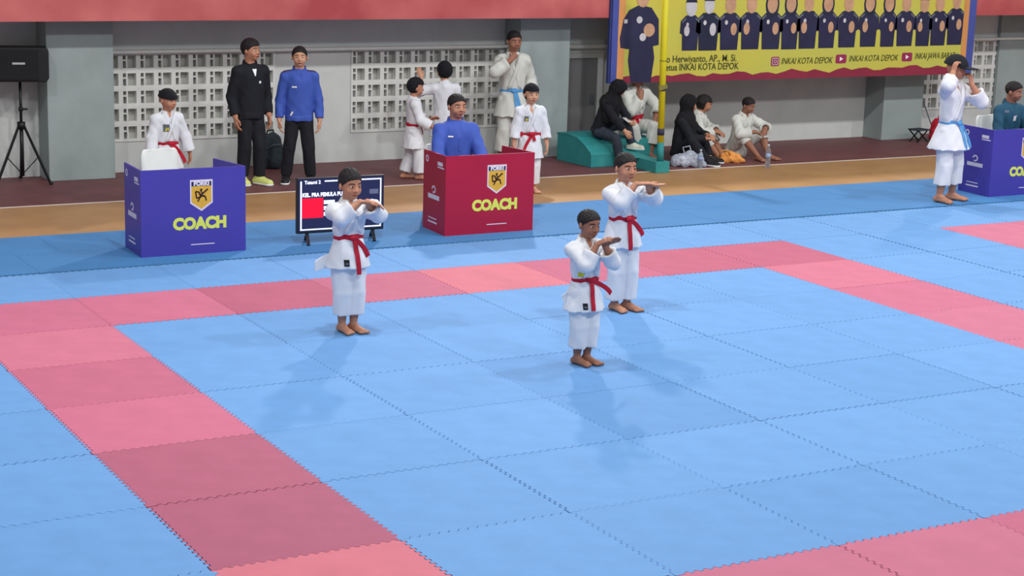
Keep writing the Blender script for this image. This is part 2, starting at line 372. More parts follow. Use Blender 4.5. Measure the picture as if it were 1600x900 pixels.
    # head and face
    B.put(el(hp(0, .05, .60), V3(.365, .44, .40)*hh, HR), .02); B.put(el(hp(0, -.09, .33), V3(.285, .29, .33)*hh, HR), .12*hh); B.put(el(hp(0, -.27, .10), V3(.11, .09, .08)*hh, HR), .08*hh)
    for sg in (-1, 1):
        B.put(el(hp(sg*.17, -.25, .32), V3(.12, .1, .12)*hh, HR), .08*hh); B.put(el(hp(sg*.38, .05, .43), V3(.05, .1, .135)*hh, HR @ rot(sg*.35)), .02*hh)
        B.put(el(hp(sg*.15, -.44, .495), V3(.1, .07, .05)*hh, HR), .05*hh, 's')
    B.put(rc(hp(0, -.355, .52), hp(0, -.43, .36), .04*hh, .062*hh), .05*hh)
    for sg in (-1, 1): B.put(el(hp(sg*.065, -.385, .345), V3(.045, .05, .04)*hh, HR), .03*hh)
    B.put(el(hp(0, -.355, .2), V3(.115, .05, .05)*hh, HR), .04*hh)
    body = B.build('body', skin, root)
    if face:
        def fy(x, z):
            t = B.cast(hp(x, -.6, z), HR @ V3(0, 1, 0), hh); y = -.6+(t/hh if t is not None else .2)
            return y if -.455 < y < -.2 else (-.30 if z > .4 else -.375)
        for sg in (-1, 1):
            y = fy(sg*.15, .49); e = MB(); e.ell((0, 0, 0), (.07*hh, .04*hh, .03*hh), 10, 6); o = e.build('eye', M_eye, root, True)
            o.matrix_local = Matrix.Translation(hp(sg*.15, y+.020, .49)) @ Matrix(HR.tolist()).to_4x4()
            pu = MB().ell((0, 0, 0), (.034*hh, .016*hh, .030*hh), 8, 6).build('pupil', M_dark, o, True); pu.location = (0, -.033*hh, 0)
            br = MB().tube([hp(sg*x, fy(sg*x, z)-.005, z) for x, z in ((.06, .585), (.13, .61), (.2, .605), (.26, .575))], [.012*hh, .019*hh, .018*hh, .009*hh], 6); br.build('eyebrow', M_hair, root, True)
        MB().tube([hp(x, fy(x, .2)-.002, .2+.25*x*x) for x in (-.12, -.06, 0, .06, .12)], [.012*hh, .03*hh, .034*hh, .03*hh, .012*hh], 6).build('lips', M_lip, root, True)
    # hair and head wear
    hl0 = hp(-.62, -.62, -.3); hl1 = hp(.62, .62, 1.2); cs = np.array([hp(x, y, z) for x in (-.62, .62) for y in (-.75, .75) for z in (-.35, 1.2)])
    def local(fn):
        def g(x, y, z):
            p = (x-np.float32(H0[0]), y-np.float32(H0[1]), z-np.float32(H0[2])); q = [(p[0]*np.float32(HR[0, i])+p[1]*np.float32(HR[1, i])+p[2]*np.float32(HR[2, i]))/np.float32(hh) for i in range(3)]
            return (fn(*q)*np.float32(hh)).astype(np.float32)
        return g, cs.min(0), cs.max(0)
    def E_(x, y, z, c, r):
        a, b, e = (x-c[0])/r[0], (y-c[1])/r[1], (z-c[2])/r[2]; k0 = np.sqrt(a*a+b*b+e*e); return (k0-1)*min(r)
    hv = max(.0045, vox*.8); hf = Field(cs.min(0)-.02, cs.max(0)+.02, hv); hm = hairmat or M_hair
    if hair == 'short':
        hf.put(local(lambda x, y, z: np.maximum(E_(x, y, z, (0, .05, .615), (.392+hairw, .475+hairw, .425+hairlift)), np.minimum(hairline-.25*x*x, np.maximum(.46-.85*y, .2))-z)), .001); hf.fold(.0022, .03, seed); hf.build('hair', hm, root)
    elif hair == 'hat':
        hf.put(local(lambda x, y, z: np.maximum(E_(x, y, z, (0, .04, .60), (.44, .52, .47)), .60+.10*y-z)), .001); hf.fold(.0012, .04, seed); hf.build('cap', hm, root, 2)
    elif hair == 'cover':
        hf.put(local(lambda x, y, z: np.maximum(np.maximum(E_(x, y, z, (0, .05, .58), (.43, .52, .50)), np.minimum(.68-z, -.02-y)), .12-.2*y-z)), .001); hf.fold(.0015, .05, seed); hf.build('head_cover', hm, root, 2)
    elif hair == 'tied':
        hf.put(local(lambda x, y, z: np.maximum(np.maximum(E_(x, y, z, (0, .06, .60), (.405, .49, .45)), np.minimum(.77-.4*x*x, np.maximum(.42-.95*y, .12))-z), .1-z)), .001); hf.put(rc(hp(0, .45, .55), hp(0, .5, .1), .12*hh, .07*hh), .03); hf.fold(.002, .03, seed); hf.build('hair', hm, root)
    elif hair == 'loose':
        hf.put(local(lambda x, y, z: np.maximum(np.maximum(E_(x, y, z, (0, .12, .52), (.47, .55, .54)), np.minimum(.70-z, -.08+.2*np.abs(x)-y)), -.05-z)), .001); hf.fold(.003, .05, seed); hf.build('hair', hm, root)
    elif hair == 'cap':
        hf.put(local(lambda x, y, z: np.maximum(E_(x, y, z, (0, .05, .62), (.53, .62, .62)), .66+.12*y-z)), .001); o = hf.build('cap', hm, root, 2)
        vr = []
        for i in range(9):
            a = (i/8-.5)*2.2; vr.append([hp(.46*math.sin(a)*(1+.10*j), -.43*math.cos(a)*1.15-.19*j*max(math.cos(a), 0)**.6, .64+.02-.015*j) for j in range(4)])
        shell('visor', vr, .012, hm, o)
    elif hair == 'hijab':
        hf = Field(np.minimum(cs.min(0), tp(-.16*H, -.15*H, T*.35))-.03, np.maximum(cs.max(0), tp(.16*H, .15*H, T+.1))+.03, max(.006, vox))
        hf.put(local(lambda x, y, z: E_(x, y, z, (0, .06, .53), (.49, .58, .56))), .001)
        hf.put(rc(hp(0, .1, .2), tp(0, -.005*H, T*.86), .38*hh, .11*H, (fw, .85)), .06); hf.put(rc(tp(-.08*H, 0, T*.95), tp(.08*H, 0, T*.95), .062*H, .062*H), .05)
        hf.put(rc(tp(0, -.02*H, T*.85), tp(0, -.04*H, T*.55), .10*H, .11*H, (fw, .75)), .05)
        hf.put(el(hp(0, -.55, .40), V3(.27, .32, .34)*hh, HR), .02, 's'); hf.fold(.004, .11, seed); hf.build('hijab', hm, root, 2)
    # top
    tm = topmat or M_gi
    J = Field(np.minimum(lo, P-.2*H)-.02, hi+.02, max(vox, .0065))
    gi = top == 'gi'; wide = 1.0 if gi else .82
    for s, (a, e, wr, d) in arms.items():
        f = d.get('sleeve', sleeve if gi else .9); c = e+(wr-e)*f; n = unit(wr-e)
        r0, r1, r2 = (.045*H, .049*H, .057*H) if gi else (.042*H*build**.5, .038*H*build**.5, .031*H*build**.5)
        J.put(rc(a, e, r0, r1), .015); J.put(rc(e, c+n*.03, r1, r2), .02, cuts=[(c, n)])
        if gi: J.put(rc(c-n*.05*H, c+n*.05, .02*H, r2-2.3*J.v), .003, 's')
    TJ = Field(J.lo+3*J.v, J.lo+J.v*(J.n-5), J.v) if False else J
    if gi:
        TJ.put(rc(tp(0, -.002*H, max(T*.28, (beltz+.045)*H)), tp(0, -.004*H, T*.8), .100*H*build, .108*H*build, (fw, .72)), .02); [TJ.put(rc(tp(0, 0, T), sh[q], .048*H, .045*H), .03) for q in 'RL']
        TJ.put(rc(nb-up*.02*H, nb+up*.018*H, .062*H, .047*H), .03, cuts=[(nb+up*.014*H, unit(up*1+fw*1.0))])
        if pelvis is None or P[2] > .3*H:
            hz = P-up*skirt*H; TJ.put(rc(tp(0, 0, beltz*H), P-up*(skirt+.03)*H, .090*H*build, .150*H*flare, (fw, .80)), .008, cuts=[(hz, -up)])
        else:
            TJ.put(rc(tp(0, 0, .08*H), tp(0, 0, -.02*H), .098*H*build, .115*H, (fw, .85)), .02)
        # neckline V
        TJ.put(rc(tp(0, -.075*H, T+.045*H), tp(0, -.105*H, T*.66), .047*H, .012*H), .008, 's')
        TJ.fold(.003*H, .085*H, seed, .7)
    else:
        TJ.put(rc(tp(0, 0, T*.05), tp(0, -.002*H, T*.8), .099*H*build, .100*H*build, (fw, .74)), .02, cuts=[(tp(0, 0, -.02*H), -up)]); [TJ.put(rc(tp(0, 0, T-.004*H), sh[q], .047*H, .040*H), .03) for q in 'RL']; TJ.put(rc(tp(0, 0, -.02*H), tp(0, 0, .02*H), .097*H*build, .1*H*build, (fw, .8)), .01, cuts=[(tp(0, 0, -.025*H), -up), (tp(0, 0, .01*H), up)])
        TJ.put(rc(nb-up*.02*H, nb+up*.01*H, .055*H, .045*H), .02, cuts=[(nb+up*.008*H, unit(up+fw*.7))])
        TJ.put(rc(tp(0, -.07*H, T+.05*H), tp(0, -.10*H, T*.80), .034*H, .008*H), .008, 's')
        TJ.fold(.0022*H, .085*H, seed, .7)
    top_o = TJ.build({'gi': 'gi_jacket', 'jacket': 'jacket', 'shirt': 'shirt'}[top], tm, root, 1)
    if not gi and hair != 'hijab':   # collar
        rows = []
        for i in range(17):
            a = math.radians(-146+292*i/16); d = (-fw)*math.cos(a)+rx*math.sin(a); b_ = nb+up*(.012-.03*max(0, -math.cos(a)))*H; ff = -.012*H*max(0, -math.cos(a))
            rows.append([b_+d*.05*H-fw*ff-up*.018*H, b_+d*.047*H-fw*ff+up*.006*H, b_+d*.042*H-fw*ff+up*.026*H])
        shell('collar', rows, .008, tm, top_o, flip=True)
    if top == 'shirt' and hair != 'hijab': shell('placket', drape(TJ, 0, P[2]+T*.68, .022, T*.26, 3, 6), .003, tm, top_o)
    if gi:   # crossed lapels
        for k, sg in enumerate((1, -1)):
            rows = []
            for i in range(9):
                q = i/8; x = sg*(.048-.085*q*(1.1 if q < .9 else 1.05))*H; z = (T+.035*H)*(1-q)+beltz*1.25*H*q
                y = -.6; row = []
                for j in (-1, 0, 1):
                    p0 = tp(x+j*.017*H, -.5, z+j*sg*.008*H); t = TJ.cast(p0, -fw, .6)
                    row.append(p0-fw*(t if t is not None and t < .5 else (.47))+fw*(.001+.002*k))
                rows.append(row)
            ys = np.array([[(RT.T @ (c-P))[1] for c in r] for r in rows])
            for i in range(9):
                for j in range(3):
                    m_ = np.median(ys[max(0, i-1):i+2]); c = RT.T @ (rows[i][j]-P)
                    if abs(c[1]-m_) > .03*H: c[1] = m_; rows[i][j] = P+RT @ c
            shell('lapel', rows, .011, tm, top_o, flip=sg < 0)
    # trousers
    bm_ = botmat or (tm if gi else M_black)
    G = Field(np.minimum(lo, P-.1)-.02, np.maximum(hi, P+.1), max(vox, .007)); gt = bottom == 'gi'
    G.put(rc(tp(0, 0, .0), tp(0, 0, .07*H), .084*H*build, .082*H*build, (fw, .75)), .03)
    for s, (a, k, an, d) in legs.items():
        n = unit(an-k); q = d.get('hem', hem)*H if gt else .02*H; c = an-n*q; w1, w2, w3 = (.060*legw, .051*legw, .055*legw) if gt else (.055, .046, .040)
        G.put(rc(a, k, w1*H*build**.5, w2*H), .005); G.put(rc(k, c+n*.04, w2*H, w3*H), .005, cuts=[(c, n)])
    G.fold(.0026*H, .085*H, seed+3, .38); G.build('trousers', bm_, root, 1)
    if belt is not None:
        zc = tp(0, 0, beltz*H); rows = []; rr = []
        for i in range(41):
            a = 2*PI*i/40; d = rx*math.cos(a)+(-fw)*math.sin(a); t = TJ.cast(zc, d, .3*H, True); rr.append(min(t if t else .1*H, .125*H))
        for i in range(41):
            a = 2*PI*i/40; d = rx*math.cos(a)+(-fw)*math.sin(a); r = max(rr[i], .07*H)+.001; rows.append([zc+d*r-up*.022*H, zc+d*(r+.003)+up*0, zc+d*r+up*.022*H])
        b_o = shell('belt', rows, .007, belt, root, flip=True)
        kn = zc+fw*(rr[30]+.008); kx = V3(*kn)
        MB().ell(kn, (.032*H, .011*H, .018*H), 10, 6).build('knot', belt, b_o, True)
        for dx, ln in tails:
            rows = []
            for i in range(7):
                q = i/6; c = kn+rx*dx*H*q*(1.6-.6*q)-up*(ln*H*q)
                p0 = c+fw*.4; row = []
                t = TJ.cast(p0, -fw, .45); y = (.4-t) if t is not None and .3 < t < .45 else (0 if not rows else None)
                if y is None: y = yl
                yl = max(y, -.02); dd = unit(rx+up*(dx/max(ln, .01))*.8)*.0145*H
                row = [c+fw*(yl+.006)-dd, c+fw*(yl+.008), c+fw*(yl+.006)+dd]; rows.append(row)
            shell('belt_tail', rows, .005, belt, b_o)
    if feet == 'shoes' or isinstance(feet, tuple):
        sm = feet[0] if isinstance(feet, tuple) else M_shoe_b; so = feet[1] if isinstance(feet, tuple) else M_white
        for s, (a, k, an, d) in legs.items():
            t = V3(*unit(V3(*d['toe'], 0))); fl = an[2]-az; hl = an-t*.025*H; hl[2] = fl+.025*H; bl = an+t*.095*H; bl[2] = fl+.02*H
            f = Field(np.minimum(hl, bl)-.07*H, np.maximum(np.maximum(hl, bl), an)+.07*H, .006)
            f.put(rc(an+V3(0, 0, .01*H), hl, .03*H, .03*H), .012); f.put(rc(an, bl, .03*H, .022*H), .012); f.put(rc(hl, bl, .03*H, .031*H, (V3(0, 0, 1), .85)), .012); f.cut((0, 0, fl+.014*H), (0, 0, -1)); f.cut((0, 0, an[2]+.022*H), (0, 0, 1))
            sh_o = f.build('shoe', sm, root, 1)
            f = Field(np.minimum(hl, bl)-.07*H, np.maximum(hl, bl)+.07*H, .006); f.put(rc(hl, bl, .034*H, .035*H), .01); f.cut((0, 0, fl+.002), (0, 0, -1)); f.cut((0, 0, fl+.017*H), (0, 0, 1)); f.build('sole', so, sh_o, 1)
    for (pn, x, z, wd, ht, m) in patches:
        shell(pn, drape(TJ, x, z, wd, ht), .002, m, top_o, flip=False)
    info = dict(skirt=skirt, root=root, J=TJ, top=top_o, hp=hp, HR=HR, hh=hh, tp=tp, fw=fw, up=up, rx=rx, P=P, arms=arms, H=H, B=B, T=T)
    if extra: extra(info)
    return info

# ------------------------------------------------------------------ the setting
FZ = -.02                                  # hall floor; the mats' tops are at z = 0
M_wood = mat('wood_floor', (166, 124, 82), .45, .1, 2.5, c2=(178, 136, 92), spec=.4)
M_maroon = mat('maroon_floor', (112, 68, 70), .55, .12, 3, spec=.3)
M_line = mat('white_line', (226, 214, 206), .6, .05)
M_wall = mat('wall_paint', (204, 208, 206), .8, .05, 3)
M_pillar = mat('pillar_concrete', (152, 164, 164), .85, .09, 2.2, .25, 20)
M_block = mat('breeze_block_paint', (216, 218, 215), .8, .05, 8)
M_beam = mat('beam_red_paint', (170, 70, 74), .6, .1, 1.3, c2=(206, 112, 110))
M_soffit = mat('soffit_grey', (120, 118, 118), .9, .06)
M_back = mat('corridor_wall', (196, 196, 190), .9, .08)
fl = struct(MB().box(-14, 26, -20, 5.40, FZ-.1, FZ).build('floor', M_wood))
MB().box(-14, 26, 5.45, 9.6, FZ-.1, FZ).build('floor_painted', M_maroon)['kind'] = 'structure'
MB().box(-14, 26, 5.40, 5.45, FZ-.1, FZ+.001).build('trim_1', M_line)['kind'] = 'structure'
# interlocking foam mats
M_mblue = mat('foam_blue', (102, 150, 204), .72, .045, 5, .12, 220, rand=1, spec=.25)
M_mdeep = mat('foam_deep_blue', (68, 124, 178), .72, .06, 2, .12, 220, rand=1, spec=.25)
M_mred = mat('foam_red', (190, 106, 132), .72, .05, 5, .12, 220, rand=1, spec=.25)
def tile_mesh(name, teeth, dep, gap, sx=1, sy=1):
    p = 1/teeth
    prof = []
    prof = [(0, 0)]
    for i in range(1, teeth): t = i*p; prof += [(t, 0), (t+.12*p, dep), (t+.5*p, dep), (t+.62*p, 0)]
    if not teeth or dep == 0: prof = [(0, 0)]
    B_ = [(t*sx, y) for t, y in prof]; Rr = [(sx+y-gap, t*sy) for t, y in prof]; Tt = [(t*sx, sy+y-gap) for t, y in prof]; Ll = [(y, t*sy) for t, y in prof]
    loop = B_+[(max(sx-gap, B_[-1][0]), 0)][:0]+Rr+[(sx-gap, sy-gap)]+Tt[::-1]+Ll[::-1][:-1]
    n = len(loop); v = [(x, y, 0) for x, y in loop]+[(x, y, -.019) for x, y in loop]
    f = [tuple(range(n)), tuple(range(2*n-1, n-1, -1))]+[(i, i+n, (i+1) % n+n, (i+1) % n)[::-1] for i in range(n)]
    me = bpy.data.meshes.new(name); me.from_pydata(v, [], f); me.update(); return me
me_t = {}
for key, m in (('b', M_mblue), ('r', M_mred)):
    me_t[key] = tile_mesh('mat_tile', 18, .019, .0045); me_t[key].materials.append(m)
me_t['d'] = tile_mesh('mat_tile', 16, .005, .0025, 1, .82); me_t['d'].materials.append(M_mdeep)
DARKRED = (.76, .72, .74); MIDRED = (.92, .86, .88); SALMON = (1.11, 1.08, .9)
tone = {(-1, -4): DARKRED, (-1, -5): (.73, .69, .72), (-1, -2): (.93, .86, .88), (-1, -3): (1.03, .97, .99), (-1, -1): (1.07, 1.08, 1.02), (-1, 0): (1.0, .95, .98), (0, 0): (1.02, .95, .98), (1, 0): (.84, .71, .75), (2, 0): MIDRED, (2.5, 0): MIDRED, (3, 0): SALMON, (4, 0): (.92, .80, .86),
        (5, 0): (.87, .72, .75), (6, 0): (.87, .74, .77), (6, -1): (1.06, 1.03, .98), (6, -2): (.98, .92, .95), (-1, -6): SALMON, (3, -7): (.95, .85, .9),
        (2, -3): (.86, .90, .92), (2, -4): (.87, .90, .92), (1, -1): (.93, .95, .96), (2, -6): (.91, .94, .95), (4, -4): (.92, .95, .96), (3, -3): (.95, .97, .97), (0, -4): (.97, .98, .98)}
for i in range(-4, 15):
    for j in range(-9, 2):
        r = (i in (-1, 6) and -7 <= j <= 0) or (j in (0, -7) and -1 <= i <= 6) or (i >= 9 and j == 0) or (i == 9 and j <= 0)
        if (i < -2 and j > -1) or (i > 12 and j < -1) or (i > 9 and j < -3): continue
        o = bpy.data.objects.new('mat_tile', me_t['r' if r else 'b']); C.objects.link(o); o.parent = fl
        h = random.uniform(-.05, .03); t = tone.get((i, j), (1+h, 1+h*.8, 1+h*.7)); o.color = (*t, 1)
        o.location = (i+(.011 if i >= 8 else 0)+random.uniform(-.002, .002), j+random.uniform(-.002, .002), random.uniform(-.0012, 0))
for i in range(-3, 15):
    for j in range(2):
        o = bpy.data.objects.new('mat_tile', me_t['d']); C.objects.link(o); o.parent = fl; h = random.uniform(-.02, .02); o.color = (1+h, 1+h, 1+h, 1); o.location = (i+.4*j, 2.06+.82*j, 0)
# back wall with breeze-block panels
WY, WZ0, WZ1 = 7.35, .335, 1.355; BW, BH = .2095, .204; TOPZ = 1.778
panels = [(2.111, 10), (5.195, 10), (14.06, 11)]
wb = MB(); xs = [-6.0]
for x0, n in panels: xs += [x0, x0+n*BW]
xs += [24.0]
wb.box(-6, 24, WY, WY+.09, FZ, WZ0); wb.box(-6, 24, WY, WY+.09, WZ1, 3.2)
for a in range(0, len(xs), 2): wb.box(xs[a], xs[a+1], WY, WY+.09, WZ0, WZ1)
wall = struct(wb.build('wall_back', M_wall))
struct(MB().box(-6, 24, 7.445, 7.5, FZ, 3.0).build('wall_corridor', M_back))
xc = [0, .12, .30, .38, .86, 1]; zc = [0, .16, .55, .63, .86, 1]
hole = {(1, 1), (1, 3), (3, 1), (3, 2), (3, 3)}
bb = MB(); D0, D1 = -.012, .085
for i in range(5):
    for k in range(5):
        X0, X1, Z0, Z1 = xc[i]*BW, xc[i+1]*BW, zc[k]*BH, zc[k+1]*BH
        if (i, k) in hole:
            for di, dk in ((1, 0), (-1, 0), (0, 1), (0, -1)):
                if (i+di, k+dk) in hole: continue
                if di: x = X1 if di > 0 else X0; q = [(x, D0, Z0), (x, D1, Z0), (x, D1, Z1), (x, D0, Z1)]; q = q if di < 0 else q[::-1]
                else: z = Z1 if dk > 0 else Z0; q = [(X0, D0, z), (X1, D0, z), (X1, D1, z), (X0, D1, z)]; q = q if dk < 0 else q[::-1]
                bb.add(q, [(0, 1, 2, 3)])
        else:
            bb.add([(X0, D0, Z0), (X1, D0, Z0), (X1, D0, Z1), (X0, D0, Z1)], [(0, 1, 2, 3)]); bb.add([(X0, D1, Z0), (X1, D1, Z0), (X1, D1, Z1), (X0, D1, Z1)], [(3, 2, 1, 0)])
e_ = .0012
for q in ([(e_, D0, 0), (e_, D1, 0), (e_, D1, BH), (e_, D0, BH)], [(BW-e_, D0, 0), (BW-e_, D1, 0), (BW-e_, D1, BH), (BW-e_, D0, BH)], [(0, D0, e_), (BW, D0, e_), (BW, D1, e_), (0, D1, e_)], [(0, D0, BH-e_), (BW, D0, BH-e_), (BW, D1, BH-e_), (0, D1, BH-e_)]): bb.add(q, [(0, 1, 2, 3)])
b0 = bb.build('breeze_block', M_block, wall); first = True
for x0, n in panels:
    for i in range(n):
        for k in range(5):
            o = b0 if first else b0.copy()
            if not first: C.objects.link(o)
            first = False; o.location = (x0+i*BW, WY, WZ0+k*BH)
# ledge above the block panels, columns, red balcony beam
for n_, (a, b) in enumerate(((2.12, 7.34), (14.04, 22))): struct(MB().box(a, b, WY-.10, WY, WZ1, WZ1+.035).build('trim_%d' % (n_+2), M_block))
for n_, (a, b) in enumerate(((1.37, 2.12), (7.33, 8.06), (13.31, 14.04), (15.78, 16.5))):
    struct(MB().box(a, b, 6.94 if n_ < 3 else 7.28, WY, FZ, TOPZ).build('wall_pillar' if n_ == 0 else 'wall_pillar', M_pillar, bevel=.006))
struct(MB().box(-6, 24, 6.5, 6.75, TOPZ, 3.2).build('wall_balcony', M_beam))
struct(MB().box(-6, 24, 6.75, WY, TOPZ, TOPZ+.1).build('ceiling', M_soffit))
# closed door in the bay beside the second pillar
dm = mat('door_grey', (118, 118, 120), .7, .06, 2)
dr = struct(MB().box(8.22, 8.72, WY-.03, WY, FZ, 1.20).build('door_1', dm))
MB().box(8.14, 8.22, WY-.045, WY, FZ, 1.26).box(8.72, 8.80, WY-.045, WY, FZ, 1.26).box(8.22, 8.72, WY-.045, WY, 1.20, 1.26).build('door_frame', M_wall, dr)
MB().box(8.62, 8.66, WY-.06, WY-.03, .6, .72).build('door_handle', M_grey, dr, bevel=.004)
struct(MB().box(8.10, 8.86, WY-.09, WY, 1.33, 1.38).build('trim_4', M_block))

# ------------------------------------------------------------------ banner on the balcony
BY = 6.46
def bp(u, v): p = at(u, v, BY); return (p[0], p[2])
M_ban = mat('banner_yellow', (190, 192, 92), .55, .03, 1.2, c2=(204, 190, 74))
M_bord = mat('banner_blue', (72, 84, 158), .5, .08); M_bor = mat('banner_orange', (216, 150, 88), .55, .12, 2)
M_bmar = mat('banner_maroon', (140, 44, 66), .55, .1, 3); M_bnavy = mat('banner_navy_print', (42, 42, 72), .55, .15, 6); M_bnavy2 = mat('banner_dark_print', (36, 40, 62), .55, .15, 6)
M_bskin = mat('banner_skin_print', (196, 152, 120), .55, .12, 10); M_bpale = mat('banner_pale_print', (196, 192, 196), .55, .1, 10); M_btext = mat('banner_text', (72, 74, 40), .6, .1)
M_icon = mat('icon_maroon', (150, 44, 84), .5, .1)
BX0, BX1, BZ0, BZ1 = 8.40, 14.44, .955, 2.75
bn = MB().box(BX0, BX1, BY, BY+.008, BZ0, BZ1).build('hanging_banner', M_ban); tag(bn, 'yellow banner printed with people in navy uniforms, hung from the red balcony', 'banner')
for a, b, m, nm in ((BX0-.02, BX0+.07, M_bord, 'border_stripe'), (BX0+.07, BX0+.17, M_bor, 'border_stripe'), (BX1-.10, BX1+.03, M_bord, 'border_stripe'), (BX1-.20, BX1-.10, M_bor, 'border_stripe')): MB().box(a, b, BY-.004, BY, BZ0, BZ1).build(nm, m, bn)
MB().prism([(BX0-.05, BZ0), (BX0+.03, BZ0), (BX0+.03, BZ1), (BX0-.05, BZ1)], BY+.008, BY+.05).build('folded_edge', mat('banner_edge_navy', (48, 56, 110), .6, .1), bn)
edge = [(BX0+.02, BZ0+.001), (BX1-.1, BZ0+.001)]; N_ = 46
for i in range(N_+1):
    x = BX1-.1-(BX1-.12-BX0)*i/N_; q = i/N_; edge.append((x, BZ0+.075+.05*(1-q)+.022*math.sin(i*1.9)+.015*math.sin(i*.83+1)+random.uniform(-.006, .006)))
MB().prism(edge, BY-.003, BY).build('torn_band', M_bmar, bn)
def fig(cx, zb, zs, hw, zh, hijab=False, skinm=M_bskin, nav=M_bnavy, side=0):   # a printed half-figure
    sh_ = zs-.09*(zs-zb)/.55
    poly = [(cx-hw*.72, zb), (cx+hw*.72, zb), (cx+hw*.78, zb+.45*(zs-zb)), (cx+hw, zb+.5*(zs-zb)), (cx+hw*.95, sh_), (cx+hw*.45, zs), (cx-hw*.45, zs), (cx-hw*.95, sh_), (cx-hw, zb+.5*(zs-zb)), (cx-hw*.78, zb+.45*(zs-zb))]
    o = MB().prism(poly, BY-.0035, BY-.0005).build('printed_figure', nav, bn)
    disc = lambda x, z, rx_, rz_, n=14: [(x+rx_*math.cos(2*PI*k/n), z+rz_*math.sin(2*PI*k/n)) for k in range(n)]
    hr = (zh-zs)*.62
    if hijab: MB().prism(disc(cx, zs+hr*.75, hr*.86, hr*1.35), BY-.0042, BY-.0008).build('printed_hijab', M_bnavy2, o)
    MB().prism(disc(cx, zs+hr*.8, hr*.66, hr*.92), BY-.0050, BY-.001).build('printed_face', skinm, o)
    if not hijab: MB().prism([p for p in disc(cx, zs+hr*.95, hr*.72, hr*.95, 20) if p[1] > zs+hr*1.2], BY-.0056, BY-.001).build('printed_hair', M_bnavy2, o)
    MB().prism(disc(cx+hw*.35*(1 if side >= 0 else -1), zb+.56*(zs-zb), hw*.26, hw*.42), BY-.0052, BY-.001).build('printed_hand', skinm, o)
    MB().prism(disc(cx-hw*.3, zb+.74*(zs-zb), hw*.13, hw*.16, 10), BY-.0046, BY-.001).build('printed_badge', M_bpale, o)
    for s_ in (-1, 1): MB().prism([(cx+s_*hw*.5, zs-.03), (cx+s_*hw*.85, zs-.075), (cx+s_*hw*.8, zs-.1), (cx+s_*hw*.45, zs-.05)][::1 if s_ < 0 else -1], BY-.0046, BY-.001).build('printed_shoulder_mark', M_grey, o)
x_, z_ = bp(1000, 60)
big = [bp(*q) for q in ((985, 129), (1016, 129), (1022, 90), (1020, 72), (1029, 70), (1029, 30), (1018, 12), (1006, 9), (996, 9), (983, 16), (974, 30), (968, 60), (969, 75), (983, 77), (981, 95))]
bo = MB().prism([(x, max(z, BZ0+.002)) for x, z in big], BY-.005, BY-.003).build('printed_figure', M_bnavy, bn)
def disc(x, z, rx_, rz_, n=16): return [(x+rx_*math.cos(2*PI*k/n), z+rz_*math.sin(2*PI*k/n)) for k in range(n)]
x, z = bp(1014, 47); MB().prism(disc(x, z, .085, .085), BY-.0065, BY-.004).build('printed_hand', M_bskin, bo)
x, z = bp(1004, 58); MB().prism(disc(x, z, .05, .05), BY-.006, BY-.004).build('printed_cuff', M_bpale, bo)
x, z = bp(999, 31); MB().prism(disc(x, z, .045, .045), BY-.006, BY-.004).build('printed_badge', M_bpale, bo)
x, z = bp(1005, -6); MB().prism(disc(x, z, .10, .14), BY-.0065, BY-.004).build('printed_face', M_bskin, bo)
x, z = bp(1005, -16); MB().prism(disc(x, z, .11, .09), BY-.0068, BY-.005).build('printed_hair', M_bnavy2, bo)
x, z = bp(977, 34); MB().prism([(x-.02, z-.02), (x+.03, z-.02), (x+.03, z+.03), (x-.02, z+.03)], BY-.006, BY-.004).build('printed_flag', M_bpale, bo)
specs = [(1077, 79, 24, 15, -2, 0), (1105, 79, 20, 18, -4, 0), (1138, 78, 20, 17, -6, 0), (1171, 77, 19, 17, -6, 0), (1203, 77, 19, 17, -6, 1), (1232, 77, 18, 15, -6, 1), (1260, 76, 17, 16, -6, 0), (1290, 75, 17, 15, -6, 1), (1322, 74, 17, 16, -7, 0), (1355, 73, 17, 15, -6, 1), (1385, 73, 17, 13, -6, 1), (1412, 72, 17, 15, -6, 0), (1440, 72, 18, 13, -5, 0), (1464, 71, 17, 14, -6, 0), (1490, 70, 13, 14, -9, 0)]
for n_, (u, vb, vs_, hwp, vh, hj) in enumerate(specs):
    x, zb = bp(u, vb); _, zs = bp(u, vs_); _, zh = bp(u, vh); xr, _ = bp(u+hwp, vb)
    fig(x, zb, zs, (xr-x)*1.08, zh, bool(hj), M_bpale if n_ in (0, 1) else M_bskin, M_bnavy if n_ != 1 else M_bnavy2, 1 if n_ % 3 else -1)
def btext(body, u, v, px, **k):
    x, z = bp(u, v); text('banner_lettering', body, px/118, front(x, BY-.004, z), M_btext, bn, align='LEFT', **k)
btext('o Herwiyanto, AP., M. Si.', 1041, 93, 15, bold=.001, sx=.86)
btext('Ketua INKAI KOTA DEPOK', 1033, 106, 14.5, bold=.001, sx=.84)
btext('INKAI KOTA DEPOK', 1220, 96, 14, bold=.0, font_shear=.25, sx=.80); btext('INKAI KOTA DEPOK', 1326, 92, 14, bold=.0, font_shear=.25, sx=.80); btext('INKAI JAWA BARAT', 1429, 88, 14, bold=.0, font_shear=.25, sx=.70)
def rrect(x, z, wd, ht, r=.03, n=5):
    out = []
    for cx, cz, a0 in ((x+wd-r, z-ht+r, -PI/2), (x+wd-r, z+ht-r, 0), (x-wd+r, z+ht-r, PI/2), (x-wd+r, z-ht+r, PI)): out += [(cx+r*math.cos(a0+PI/2*k/n), cz+r*math.sin(a0+PI/2*k/n)) for k in range(n+1)]
    return out
x, z = bp(1211, 96); ic = MB().prism(rrect(x, z, .068, .062, .025), BY-.004, BY-.0005).build('camera_icon', M_icon, bn)
